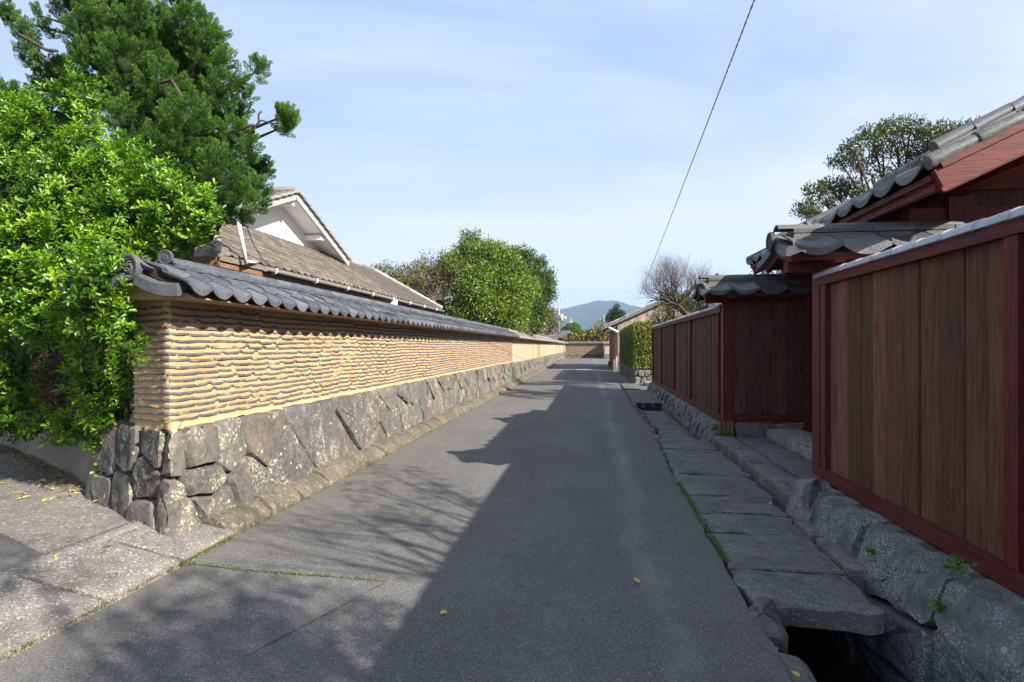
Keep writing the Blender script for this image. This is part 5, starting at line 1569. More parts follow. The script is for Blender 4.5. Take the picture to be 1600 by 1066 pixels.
# evergreen with open branching behind the gate roof
ML_ever = mat_leaf('evergreen_leaf', [(0, (0.018, 0.034, 0.012)), (0.5, (0.045, 0.070, 0.020)), (0.85, (0.10, 0.125, 0.03)), (1, (0.17, 0.15, 0.05))], 0.3, 0.35)
et = thing('garden_tree', 'spreading evergreen with bare forked limbs and flat leafy pads above the gate roof', 'tree', (7.4, 14.2, 0.2))
mb = MB(); mb.tube([(7.4, 14.2, 0.2), (7.35, 14.2, 2.0), (7.2, 14.1, 3.3), (6.95, 14.0, 4.0)], [0.20, 0.16, 0.13, 0.11], 8); build('trunk', mb, M['bark_red'], et, True)
pads = [(1262, 325, 16), (1275, 300, 18), (1300, 292, 20), (1328, 290, 18), (1318, 305, 14), (1345, 300, 14), (1312, 250, 18), (1335, 232, 20), (1362, 212, 22), (1392, 200, 22), (1422, 200, 22), (1450, 212, 22), (1475, 205, 20), (1500, 208, 20), (1515, 200, 14), (1380, 235, 22), (1420, 240, 22), (1455, 240, 20), (1490, 232, 20), (1345, 258, 15), (1400, 268, 16), (1435, 264, 14), (1270, 330, 12), (1290, 315, 12), (1530, 215, 20), (1550, 225, 20), (1365, 275, 10), (1250, 332, 10)]
br = MB(); fork = [Vector((6.95, 14.0, 4.0)), Vector((7.2, 14.1, 3.3))]
bl = []
for (px, py, r) in pads:
    Y = 14 + random.uniform(-0.9, 0.9); b = pxblob(px, py, r, Y, 0.62, 1.25); bl.append(b)
    c = Vector(b[0]); s_ = fork[random.random() < 0.3]
    m1 = s_.lerp(c, 0.35) + Vector((random.gauss(0, 0.12), random.gauss(0, 0.12), random.gauss(-0.02, 0.08))); m2 = s_.lerp(c, 0.7) + Vector((random.gauss(0, 0.10), random.gauss(0, 0.1), random.gauss(-0.05, 0.06)))
    br.tube([s_, m1, m2, c], [0.055, 0.04, 0.026, 0.010], 5, cap=False)
    for q in range(7):
        e = c + Vector((random.gauss(0, b[1][0] * 0.6), random.gauss(0, b[1][1] * 0.6), random.gauss(0.02, b[1][2] * 0.5)))
        br.tube([m2.lerp(c, random.uniform(0, 0.8)), m2.lerp(e, 0.6) + Vector((0, 0, -0.03)), e], [0.015, 0.010, 0.005], 4, cap=False)
build('limbs', br, M['bark_red'], et, True)
P, D, K = blob_points(bl, 70, 0.25, 0.10, 6)
leaf_mesh('crown', P, D * 0.5 + unit(len(P)) * 0.8 + np.array([0, 0, 0.3]), D + np.array([0, 0, 0.6]), 0.085 * (0.7 + 0.6 * rng.random(len(P))), 0.036, ML_ever, et, rnd=K)
# yellowish shrub seen under the gate eave, low between the two roofs
bl = [pxblob(1190 + 22 * i, 428 + random.uniform(-4, 4), 16, 15.5, 0.8) for i in range(5)] + [pxblob(1210 + 25 * i, 445, 20, 15.3) for i in range(3)]
ML_yel = mat_leaf('yellow_green_leaf', [(0, (0.05, 0.07, 0.015)), (0.5, (0.14, 0.15, 0.035)), (1, (0.36, 0.26, 0.09))], 0.3)
leafy('garden_shrub', 'yellowish leafy shrub just visible between the two wing wall roofs', 'shrub', (7.5, 15.4, 0.2), bl, ML_yel, 45, 0.07, 0.035, trunk=(7.4, 15.4, 2.9), tn=5, tuft=0.12)

# ================================================================ TREES BEHIND THE LEFT WALL
ML_bright = mat_leaf('bright_tree_leaf', [(0, (0.022, 0.050, 0.008)), (0.40, (0.070, 0.125, 0.013)), (0.75, (0.155, 0.225, 0.022)), (1, (0.25, 0.30, 0.035))], 0.32)
ML_mid = mat_leaf('round_tree_leaf', [(0, (0.020, 0.044, 0.009)), (0.5, (0.062, 0.110, 0.016)), (1, (0.165, 0.205, 0.032))], 0.30)
ML_olive = mat_leaf('olive_leaf', [(0, (0.04, 0.055, 0.012)), (0.5, (0.10, 0.12, 0.022)), (1, (0.20, 0.19, 0.04))], 0.3)
G = 'trees behind the left wall'
bl = [pxblob(*q) for q in ((740, 395, 20, 29), (735, 380, 10, 29), (728, 370, 6, 29), (742, 368, 7, 29), (760, 386, 9, 29.2), (702, 412, 12, 28.8), (776, 398, 10, 29.2), (690, 425, 12, 28.6), (808, 420, 14, 29.5), (822, 450, 18, 29.5), (765, 410, 30, 29), (715, 425, 32, 28.5), (790, 430, 34, 29), (750, 450, 36, 28), (800, 460, 32, 28.5), (770, 485, 34, 28), (730, 480, 28, 28), (700, 440, 20, 28.5), (690, 490, 26, 28.5), (715, 505, 24, 28), (800, 495, 26, 28), (780, 400, 18, 29.5), (725, 400, 18, 29))]
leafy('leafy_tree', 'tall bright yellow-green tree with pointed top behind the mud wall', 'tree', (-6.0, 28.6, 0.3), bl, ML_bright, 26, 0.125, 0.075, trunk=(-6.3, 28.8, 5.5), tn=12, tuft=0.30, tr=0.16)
bl = [pxblob(*q) for q in ((805, 408, 14, 32), (818, 394, 9, 32), (828, 398, 9, 32), (846, 408, 8, 32), (858, 430, 8, 32), (861, 462, 8, 31.8), (835, 420, 18, 32), (845, 450, 22, 32), (830, 480, 26, 31.5), (815, 440, 34, 32), (845, 490, 18, 31.5), (820, 505, 20, 31), (800, 400, 14, 32.5), (850, 445, 16, 32), (800, 470, 30, 32), (843, 505, 12, 31), (795, 415, 22, 32.5))]
leafy('leafy_tree', 'darker dense rounded tree at the right end of the tree group behind the wall', 'tree', (-4.6, 32, 0.3), bl, ML_mid, 26, 0.12, 0.07, trunk=(-4.4, 32, 5.0), tn=12, tuft=0.26, tr=0.15)
bl = [pxblob(*q) for q in ((605, 428, 16, 30), (635, 435, 20, 30), (660, 418, 14, 30), (625, 448, 18, 30), (650, 445, 20, 30), (668, 430, 12, 30), (590, 425, 9, 30), (640, 465, 30, 30), (670, 465, 26, 30), (680, 485, 22, 29.5))]
leafy('leafy_tree', 'low olive-green tree just over the house roof, left of the bare vine', 'tree', (-10.0, 30, 0.3), bl, ML_olive, 24, 0.12, 0.06, trunk=(-9.6, 30, 4.2), tn=9, tuft=0.26, tr=0.12)
bt2, tips = bare_tree('vine_tree', 'leafless tangled brown vine-covered tree between the olive and the bright tree', (-8.0, 27.5, 0.3), 3.4,
    [(-0.7, 0.1, 0.5), (0.6, -0.1, 0.6), (-0.2, 0.2, 1.0), (0.2, -0.3, 0.9), (-0.8, -0.3, 0.3), (0.8, 0.2, 0.3), (-0.4, 0, 0.8), (0.9, -0.1, 0.1), (0.1, 0.2, 1), (-0.9, 0.1, 0.15)], 0.08, 6, M['bark_pale'], length=0.85, kids=(3, 3), trunk_pts=[(-8.0, 27.5, 0.3), (-7.9, 27.5, 2.0), (-7.7, 27.5, 3.9)], spread=0.55, up=0.03, ratio=0.75, wig=0.25)
P = np.array([tuple(p) for p, d in tips]); 
if len(P) > 400: P = P[rng.choice(len(P), 400, replace=False)]
P = np.repeat(P, 4, 0) + rng.normal(size=(len(P) * 4, 3)) * 0.12
leaf_mesh('leaves', P, unit(len(P)), unit(len(P)), 0.12, 0.06, ML_olive, bt2)
# rusty half-bare tree with leaning trunk at the end of the row, and the gardens beyond
ML_rust = mat_leaf('rusty_leaf', [(0, (0.06, 0.05, 0.02)), (0.5, (0.15, 0.11, 0.05)), (1, (0.26, 0.20, 0.07))], 0.3)
bl = [pxblob(*q) for q in ((862, 500, 13, 52), (850, 512, 12, 52), (868, 515, 11, 52), (872, 505, 8, 52), (858, 488, 8, 52.5), (845, 520, 9, 51))]
rt = leafy('rusty_tree', 'half-bare rusty brown tree past the end of the tree group, beside the utility pole', 'tree', (-3.75, 52, 0.3), bl, ML_rust, 20, 0.16, 0.07, trunk=(-3.9, 52, 3.4), tn=4, tuft=0.3, tr=0.12)
br = MB()
for k in range(26):
    s_ = Vector((-3.9, 52, 2.4 + random.uniform(0, 1))); e = Vector(at(random.uniform(842, 880), random.uniform(462, 505), Y=52))
    br.tube([s_, s_.lerp(e, 0.5) + Vector((random.gauss(0, 0.15), 0, random.gauss(0, 0.1))), e], [0.03, 0.02, 0.008], 4, cap=False)
build('twigs', br, M['bark_pale'], rt, True, stuff=True)
mb = MB(); mb.tube([at(868, 524, Y=50), at(855, 527, Y=50), at(842, 524, Y=50), at(830, 516, Y=50.5), at(822, 505, Y=51)], [0.10, 0.14, 0.15, 0.13, 0.08], 7)
build('leaning_trunk', mb, M['bark'], rt, True)
bl = [pxblob(*q) for q in ((890, 515, 9, 96), (900, 516, 9, 96), (905, 522, 7, 95), (884, 517, 7, 97), (897, 511, 6, 96))]
ML_clip = mat_leaf('clipped_leaf', [(0, (0.04, 0.09, 0.012)), (1, (0.10, 0.20, 0.02))], 0.3)
leafy('round_tree', 'small vivid green rounded tree behind the grey hut roof', 'tree', (-5.5, 96, 0.3), bl, ML_clip, 26, 0.22, 0.14, trunk=(-5.3, 96, 4), tn=6, tuft=0.2)
ht = thing('hut', 'hut with dark grey hipped roof just over the far wall', 'hut', (-6.8, 88, 0.3))
mb = MB(); a = at(868, 528, Y=84); b = at(906, 529, Y=84); c = at(878, 516.5, Y=86)
v = [mb.vert(p) for p in (a, b, c, (c.x + 1.3, 86, c.z), (a.x, 90, a.z), (b.x, 90, b.z))]
mb.face(v[0], v[1], v[3], v[2]); mb.face(v[0], v[2], v[4]); mb.face(v[1], v[5], v[3]); mb.face(v[2], v[3], v[5], v[4]); build('roof', mb, M['tile_blue'], ht)
mb = MB(); mb.box((a.x + 0.4, 84.5, 0.3), (b.x - 0.4, 89.6, a.z - 0.02)); build('wall', mb, M['dark_wood'], ht)

# mandarin trees with fruit behind the end wall
ML_cit = mat_leaf('citrus_leaf', [(0, (0.03, 0.06, 0.012)), (0.6, (0.07, 0.11, 0.02)), (1, (0.16, 0.19, 0.03))], 0.3)
m_fr = mat_plain('mandarin_skin', (0.75, 0.27, 0.02), (0.85, 0.38, 0.03), 5, 0.5, 0.1)
cit_labels = ['low mandarin tree with orange fruit at the left end of the far wall', 'mandarin tree with orange fruit above the middle of the far wall', 'mandarin tree full of orange fruit just right of the far wall centre', 'mandarin tree with fruit at the far wall beside the barn roof']
for i, (px, py, r) in enumerate(((892, 527, 10), (909, 526, 10), (926, 522, 11), (942, 520, 12))):
    bl = [pxblob(px + dx, py + dy, r * 0.7, 82, 0.9) for dx, dy in ((0, 0), (-7, 3), (7, 2), (3, -4), (-3, 7), (6, 8))]
    t_ = leafy('mandarin_tree', cit_labels[i], 'fruit tree', (bl[0][0][0], 82, 0.3), bl, ML_cit, 20, 0.18, 0.09, tn=5, tuft=0.22, group='mandarin trees behind the far wall')
    mb = MB()
    for k in range(46):
        b_ = random.choice(bl); d = Vector((random.gauss(0, 1), -abs(random.gauss(0, 1)), random.gauss(0, 1))).normalized()
        c = Vector(b_[0]) + Vector((d.x * b_[1][0], d.y * b_[1][1], d.z * b_[1][2]))
        mb.grid([[(c.x + 0.085 * math.sin(th) * math.cos(a), c.y + 0.085 * math.sin(th) * math.sin(a), c.z + 0.085 * math.cos(th)) for a in np.linspace(0, 2 * math.pi, 7)[:-1]] for th in np.linspace(0, math.pi, 5)], closed=True)
    build('fruit', mb, m_fr, t_, True, stuff=True)
# pine and faded trees beyond the barn
ML_pine = mat_leaf('pine_needle', [(0, (0.012, 0.026, 0.012)), (1, (0.04, 0.06, 0.022))], 0.1)
bl = [pxblob(*q) for q in ((963, 480, 4, 70), (960, 487, 8, 70, 0.5), (968, 490, 8, 70, 0.5), (956, 494, 8, 70, 0.5), (964, 497, 10, 70, 0.5), (974, 496, 6, 70, 0.5), (952, 499, 6, 70, 0.5))]
leafy('pine_tree', 'dark pine standing up behind the barn roof against the mountain', 'tree', (4.6, 70, 0.3), bl, ML_pine, 60, 0.22, 0.03, trunk=(4.6, 70, 6), tn=8, tuft=0.2)
bl = [pxblob(*q) for q in ((938, 508, 9, 120), (945, 503, 9, 120), (932, 515, 8, 118), (950, 512, 10, 120), (925, 518, 6, 118))]
leafy('thin_tree', 'pale half-bare tree around the thin pole left of the barn roof', 'tree', (3.0, 120, 0.3), bl, ML_olive, 6, 0.25, 0.1, trunk=(3.0, 120, 5), tn=4, tuft=0.4)

# ================================================================ POLES, CABLE, MOUNTAIN, HAZE
def pole(label, px, ptop, Y, arms, rad=0.17):
    t = at(px, ptop, Y=Y); root = thing('utility_pole', label, 'pole', (t.x, Y, -0.9))
    mb = MB(); mb.tube([(t.x, Y, -0.95), (t.x, Y, t.z)], [rad * 1.25, rad * 0.8], 10); build('mast', mb, M['concretepole'], root, True)
    for (dz, l, r) in arms:
        mb = MB(); mb.beam((t.x - l, Y, t.z - dz), (t.x + r, Y, t.z - dz + 0.1), 0.12, 0.14); build('crossarm', mb, M['greypaint'], root)
        for q in np.linspace(-l, r, 4):
            mb = MB(); mb.tube([(t.x + q, Y, t.z - dz + 0.1), (t.x + q, Y, t.z - dz + 0.42)], [0.10, 0.05], 6); build('insulator', mb, M['whitepaint'], root, True)
    return root, t
pr_, pt_ = pole('tall concrete utility pole with crossarm in front of the mountain, by the rusty tree', 873.5, 470, 150, ((0.9, 1.6, 2.2), (2.0, 1.0, 1.0)), 0.2)
mb = MB(); mb.tube([(pt_.x + 0.7, 149.8, pt_.z - 5.2), (pt_.x + 0.7, 149.8, pt_.z - 3.6)], 0.35, 8); build('transformer', mb, M['whitepaint'], pr_, True)
mb = MB(); mb.tube([(pt_.x + 1.6, 149.8, pt_.z - 4.9), (pt_.x + 1.6, 149.8, pt_.z - 4.2)], 0.3, 8); build('transformer', mb, M['whitepaint'], pr_, True)
pole('thin pale pole among half-bare branches left of the barn roof', 943.5, 492, 150, ((1.2, 0.9, 1.2),), 0.2)
pole('small pale mast above the vivid green tree', 892.5, 497, 170, ((1.4, 0.5, 0.5),), 0.1)
cb = thing('power_cable', 'twisted black power cable crossing the sky above the right side of the road', 'cable', (2.9, 38, 4.6))
A = at(1175, 0, Y=8.0); B = Vector((3.05, 38.0, 4.62)); A2 = A + (A - B) * 0.28
for k in range(2):
    pts = []; n = 520
    for i in range(n + 1):
        t = (i / n) ** 1.25; p = A2.lerp(B, t); p.z -= 0.9 * t * (1 - t) * 0.55
        d = t * (A2 - B).length; a = 2 * math.pi * d / 0.36 + math.pi * k
        pts.append(p + Vector((math.cos(a) * 0.0072, 0, math.sin(a) * 0.0072)))
    mb = MB(); mb.tube(pts, 0.0058, 4, cap=False); build('strand', mb, M['cable'], cb, True)

mm = Mat('far_forest', 0.95, 0.1)
n1 = mm.noise(0.012, 6, 0.7); n2 = mm.noise(0.09, 4, 0.7)
c = mm.mix(mm.step(n1, 0.35, 0.65), (0.022, 0.036, 0.016), (0.065, 0.058, 0.030)); c = mm.mix(mm.step(n2, 0.4, 0.7, 0, 0.6), c, (0.02, 0.03, 0.014)); mm.col(c); mm.bump(n2, 1.0, 9.0)
M['mountain'] = mm.m
mb = MB(); rows = []
xs = np.linspace(-1700, 1700, 150)
prof = lambda x: np.interp(x, [-1700, -900, -400, -142, -95, -50, -20, 8, 30, 60, 110, 150, 237, 400, 700, 1200, 1700], [60, 95, 130, 153, 160, 171, 178, 189, 192, 191, 188, 181, 163, 130, 95, 70, 50])
from mathutils import noise as mnoise
for j in range(46):
    t = j / 45; row = []
    y = 1500 + 1000 * t if t < 0.8 else 2300 + 1500 * (t - 0.8)
    for x in xs:
        h = float(prof(x * 2450 / 2450)) * (math.sin(min(1, t / 0.8) * math.pi / 2) ** 1.25 if t <= 0.8 else 1 - 0.75 * ((t - 0.8) / 0.2) ** 1.3)
        r_ = mnoise.fractal(Vector((x / 150, y / 260, 3.1)), 0.9, 2.0, 6)
        amp = 16 if t < 0.7 else 5
        row.append((x, y, max(-3.0, h + r_ * amp * min(1, t * 3) - 2)))
    rows.append(row)
# the crest was measured at 2300 m after scaling, keep the outline from the photograph
sc_ = 2300 / 2500
rows = [[(x * sc_, y, z * sc_ if z > 0 else z) for (x, y, z) in r] for r in rows]
mb.grid(rows); mb.f = [f[::-1] for f in mb.f]
build('mountain', mb, M['mountain'], None, True, structure=True)
mb = MB(); mb.box((-2200, -60, -2.2), (2200, 3200, 260))
hm = bpy.data.materials.new('haze'); hm.use_nodes = True
for n in list(hm.node_tree.nodes): hm.node_tree.nodes.remove(n)
ho = hm.node_tree.nodes.new('ShaderNodeOutputMaterial'); hv = hm.node_tree.nodes.new('ShaderNodeVolumePrincipled')
hv.inputs['Color'].default_value = (0.46, 0.69, 1.0, 1); hv.inputs['Density'].default_value = 0.00027; hv.inputs['Anisotropy'].default_value = 0.0
hm.node_tree.links.new(hv.outputs[0], ho.inputs['Volume'])
HAZE = True
if HAZE:
    hz_o = build('haze', mb, hm); hz_o['kind'] = 'stuff'

# ================================================================ LEFT FOREGROUND PLANTS
lw = thing('retaining_wall', 'low rough concrete retaining wall under the bright green shrub', 'wall', (-6.2, 6.0, 0.2))
lp = Path([(-11.5, 8.95), (-9.2, 7.6), (-6.9, 6.35), (-5.3, 5.42), (-4.65, 4.92)], 0.3)
mb = MB(); rows = []
for t in np.linspace(0, lp.len, 46):
    tp_ = 0.58 - 0.10 * max(0, t / lp.len - 0.75) * 2 + 0.025 * math.sin(t * 3.1) + random.gauss(0, 0.010)
    rows.append([lp.w(t, z, o + random.gauss(0, 0.010)) for (z, o) in ((0.10, 0.13), (0.22, 0.10), (0.34, 0.075), (tp_ - 0.08, 0.05), (tp_ - 0.015, 0.015))] + [lp.w(t, tp_ + 0.01, -0.06), lp.w(t, tp_ - 0.02, -0.3), lp.w(t, 0.1, -0.32)])
mb.grid(rows); build('wall_body', mb, M['lowwall'], lw, True, angle=60)

ML_shrub = mat_leaf('shrub_leaf', [(0, (0.030, 0.080, 0.004)), (0.35, (0.075, 0.180, 0.007)), (0.7, (0.150, 0.290, 0.010)), (0.93, (0.27, 0.42, 0.022)), (0.96, (0.33, 0.45, 0.04)), (1.0, (0.42, 0.30, 0.05))], 0.36, 0.34, (1.2, 1.4, 0.25), 0.5)
def rosettes(blobs, per_m2, mat, parent, name='foliage', nl=7, L=0.056, W=0.021, shell=0.5, kinds=0.0):
    P, D, K = blob_points(blobs, per_m2 / 6.0, shell)
    m0 = len(P); sa = D * 0.8 + np.array([0.1, -0.15, 0.45]) + unit(m0) * 0.5; sa /= np.linalg.norm(sa, axis=1, keepdims=True)
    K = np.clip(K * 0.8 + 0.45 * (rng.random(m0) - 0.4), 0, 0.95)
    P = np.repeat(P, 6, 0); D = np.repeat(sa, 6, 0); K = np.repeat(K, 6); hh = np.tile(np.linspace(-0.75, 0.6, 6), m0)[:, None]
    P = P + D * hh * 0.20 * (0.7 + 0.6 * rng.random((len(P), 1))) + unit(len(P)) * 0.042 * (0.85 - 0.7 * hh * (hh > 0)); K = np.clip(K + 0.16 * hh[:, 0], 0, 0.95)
    n = len(P)
    a = D * 0.75 + np.array([0.15, -0.2, 0.55]) + unit(n) * 0.45; a /= np.linalg.norm(a, axis=1, keepdims=True)
    ref = unit(n); b = np.cross(a, ref); b /= np.linalg.norm(b, axis=1, keepdims=True); c = np.cross(a, b)
    pts, ax, nr, ll, rr = [], [], [], [], []
    for k in range(nl):
        ph = 2 * math.pi * (k * 0.382 * 1.618) + rng.random(n) * 0.8; psi = np.radians(28 + 52 * ((k + rng.random(n)) / nl))
        d = a * np.cos(psi)[:, None] + (b * np.cos(ph)[:, None] + c * np.sin(ph)[:, None]) * np.sin(psi)[:, None]
        pts.append(P - a * (0.035 * k / nl + 0.005) + d * 0.006); ax.append(d); nr.append(a + 0.25 * unit(n))
        ll.append(L * (0.5 + 0.8 * rng.random(n)) * (0.8 + 0.4 * k / nl)); rr.append(np.clip(K + 0.12 * rng.normal(size=n), 0, 0.97))
    rr = np.concatenate(rr); old = np.tile(rng.random(n) < 0.22, nl); rr = np.where(old, rr * 0.3, rr); rr = np.where(rng.random(len(rr)) < 0.008, 1.0, rr)
    ll = np.concatenate(ll)
    return leaf_mesh(name, np.concatenate(pts), np.concatenate(ax), np.concatenate(nr), ll, ll * (W / L), mat, parent, rnd=rr, fold=0.22, shape='oval')
SY = 5.25
sb = [pxblob(*q) for q in ((122, 150, 34, SY + 0.3), (100, 195, 52, SY + 0.3), (45, 235, 62, SY + 0.2), (140, 235, 45, SY + 0.1), (5, 190, 45, SY + 0.5), (-60, 250, 80, SY + 0.2), (20, 310, 72, SY), (110, 300, 66, SY - 0.1),
    (190, 275, 52, SY), (235, 290, 40, SY - 0.1), (200, 330, 55, SY - 0.2), (270, 310, 36, SY - 0.2), (305, 330, 30, SY - 0.3), (330, 325, 20, SY - 0.3), (262, 358, 38, SY - 0.25), (120, 380, 62, SY - 0.3), (40, 390, 64, SY - 0.2), (-50, 380, 80, SY),
    (190, 395, 46, SY - 0.3), (90, 440, 54, SY - 0.4), (160, 440, 42, SY - 0.5), (20, 460, 56, SY - 0.3), (-60, 480, 70, SY - 0.1), (140, 500, 44, SY - 0.55), (185, 525, 30, SY - 0.75), (213, 530, 22, SY - 0.85), (60, 510, 36, SY - 0.4), (160, 560, 32, SY - 0.6),
    (180, 585, 24, SY - 0.75), (145, 610, 34, SY - 0.5), (165, 640, 28, SY - 0.6), (120, 650, 26, SY - 0.35), (15, 560, 34, SY - 0.1), (10, 620, 34, SY), (150, 680, 22, SY - 0.5), (185, 425, 34, SY - 0.75), (165, 455, 34, SY - 0.7), (170, 405, 34, SY - 0.7), (155, 500, 30, SY - 0.75), (150, 435, 32, 3.95), (120, 425, 40, 4.1), (165, 475, 26, 3.98), (176, 515, 22, 3.98), (196, 542, 20, 3.95), (154, 440, 22, 3.8), (168, 474, 16, 3.85), (150, 490, 30, 4.1), (20, 645, 34, SY), (62, 660, 24, SY - 0.15), (105, 668, 22, SY - 0.3), (-30, 640, 40, SY + 0.1), (20, 590, 30, SY), (130, 575, 24, SY - 0.5), (-40, 580, 60, SY + 0.1), (320, 352, 22, SY - 0.3), (80, 470, 40, SY - 0.45))]
sh = thing('shrub', 'big bright green broadleaf shrub spilling over the low wall beside the mud wall end', 'shrub', (-5.3, 5.75, 0.5))
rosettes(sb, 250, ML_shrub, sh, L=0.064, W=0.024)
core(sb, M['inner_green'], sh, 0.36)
mb = MB()
root_p = Vector((-5.25, 5.75, 0.4))
for (px, py, Yt, r, dx) in ((88, 560, 5.55, 0.030, 0.05), (74, 540, 5.6, 0.026, -0.1), (150, 480, 5.2, 0.022, 0.2), (40, 480, 5.6, 0.022, -0.2), (110, 300, 5.4, 0.03, 0.0), (210, 330, 5.1, 0.022, 0.15), (20, 300, 5.5, 0.024, -0.1), (120, 180, 5.6, 0.02, 0), (280, 330, 5.0, 0.018, 0.1)):
    e = at(px, py, Y=Yt); s_ = root_p + Vector((dx, random.gauss(0, 0.05), 0)); m1 = s_.lerp(e, 0.4) + Vector((random.gauss(0, 0.05), random.gauss(0, 0.04), 0.1))
    mb.tube([s_, m1, e], [r, r * 0.75, r * 0.4], 6)
    for q in range(3):
        s2 = m1.lerp(e, random.uniform(0, 0.8)); e2 = s2 + Vector((random.gauss(0, 0.3), random.gauss(0, 0.2), abs(random.gauss(0.25, 0.15))))
        mb.tube([s2, s2.lerp(e2, 0.5) + Vector((0, 0, 0.03)), e2], [r * 0.4, r * 0.28, r * 0.12], 5, cap=False)
build('stems', mb, M['bark_grey'], sh, True)
# second row of the same planting, darker and deeper in
bl = [pxblob(px, py, r, 6.6) for px, py, r in ((-40, 330, 70), (30, 560, 60), (-50, 560, 70), (90, 600, 40), (-20, 450, 70), (110, 450, 60), (60, 350, 60), (20, 640, 50), (100, 650, 36), (160, 560, 40), (180, 420, 40))]
leafy('back_shrub', 'dim leafy shrub in the shade behind the bright green shrub', 'shrub', (-7.2, 6.9, 0.4), bl, ML_dark, 130, 0.06, 0.028, trunk=(-7.0, 6.9, 2.5), tn=4, tuft=0.08)
# low plants along the top of the retaining wall
P = []
for k in range(900):
    t = random.uniform(0.5, 1.0) * lp.len; q = lp.w(t, 0.56 + abs(random.gauss(0, 0.07)), -0.05 - abs(random.gauss(0, 0.18))); P.append(q)
P = np.repeat(np.array(P), 3, 0) + rng.normal(size=(2700, 3)) * 0.035
o = leaf_mesh('undergrowth', P, unit(len(P)) + np.array([0.2, -0.3, 0.5]), np.array([0, -0.3, 1.0]) + 0.5 * unit(len(P)), 0.055 * (0.6 + rng.random(len(P)) * 0.8), 0.03, ML_shrub, None, (-5.6, 5.6, 0.6), rnd=np.clip(rng.normal(0.35, 0.2, len(P)), 0, 0.9), shape='oval')
# long arching grass blades and dead brown stalks
P = np.repeat(np.array([tuple(at(45, 668, Y=5.75)), tuple(at(25, 660, Y=5.8)), tuple(at(62, 672, Y=5.7))]), 26, 0) + rng.normal(size=(78, 3)) * 0.03
D = unit(78) * np.array([1, 0.6, 0.3]) + np.array([0, -0.1, 0.75])
gr = tag(leaf_mesh('grass_tuft', P, D, unit(78) + np.array([0, -1, 0.3]), 0.30 * (0.5 + rng.random(78) * 0.6), 0.011, mat_leaf('grass_blade', [(0, (0.05, 0.11, 0.015)), (1, (0.14, 0.22, 0.03))], 0.3), None, tuple(at(45, 668, Y=5.75)), stuff=False), 'tuft of long arching grass blades at the foot of the bright shrub', 'grass tuft')
P = np.array([tuple(at(random.gauss(60, 22), random.gauss(615, 14), Y=5.9 + random.gauss(0, 0.1))) for _ in range(420)])
leaf_mesh('dead_fern', P, unit(420), unit(420), 0.07, 0.012, mat_leaf('dead_frond', [(0, (0.10, 0.035, 0.018)), (1, (0.30, 0.15, 0.08))], 0.2), None, tuple(at(60, 615, Y=5.9)))

# juniper: flame-shaped clumps of tiny sprays on twisted limbs
ML_jun = mat_leaf('juniper_spray', [(0, (0.012, 0.040, 0.008)), (0.40, (0.036, 0.098, 0.012)), (0.75, (0.080, 0.175, 0.020)), (1, (0.15, 0.25, 0.035))], 0.22, 0.5)
jt = thing('juniper_tree', 'tall dark green juniper with flame-shaped clumps rising above the bright shrub', 'tree', (-7.0, 8.6, 0.3))
jb = [(110, 5, 30), (150, 15, 36), (190, 10, 32), (212, 20, 22), (135, 50, 36), (175, 55, 40), (212, 60, 34), (264, 25, 18), (282, 10, 22), (262, 62, 32), (300, 45, 30), (320, 28, 13), (322, 70, 30), (340, 55, 12), (150, 95, 36), (195, 100, 40), (240, 100, 40), (285, 95, 40), (325, 105, 32), (352, 92, 15), (130, 118, 26), (300, 140, 42), (345, 140, 28), (255, 140, 40), (215, 145, 36), (370, 125, 15), (180, 150, 30), (382, 150, 12), (374, 178, 18), (340, 185, 38), (290, 190, 42), (240, 190, 40), (195, 190, 32), (365, 215, 26), (320, 230, 40), (270, 235, 42), (220, 230, 36), (390, 235, 20), (404, 265, 19), (408, 290, 15), (380, 270, 32), (345, 275, 38), (300, 275, 40), (397, 310, 20), (370, 310, 30), (255, 280, 34), (350, 330, 20), (382, 333, 14), (402, 112, 13), (408, 98, 7), (78, 112, 22), (100, 130, 26), (70, 138, 22), (5, 10, 15), (15, 30, 14), (34, 46, 16), (44, 74, 16), (36, 90, 12), (62, 24, 8), (76, 46, 10), (-15, 150, 28), (18, 158, 22), (-10, 178, 30), (40, 168, 20), (232, 40, 20), (228, 88, 26), (238, 15, 12), (180, -30, 50), (130, -30, 36), (270, -28, 24), (225, -40, 30)]
bl = []
for (px, py, r) in jb:
    Y = 8.2 + random.uniform(-0.55, 0.7) - (0.4 if px > 150 and py > 150 else 0)
    c = at(px, py, Y=Y); k = (Y * C_ - c.x * S_) / 889.0 * r
    bl.append((tuple(c), (k * 0.82, k * 0.9, k * 1.12)))
bl += [pxblob(445, 190, 15, 7.9, 1.4), pxblob(443, 182, 9, 7.85, 1.2), pxblob(451, 196, 9, 7.9, 1.1), pxblob(441, 199, 9, 7.9, 1.1), pxblob(446, 176, 6, 7.9, 1.4)]
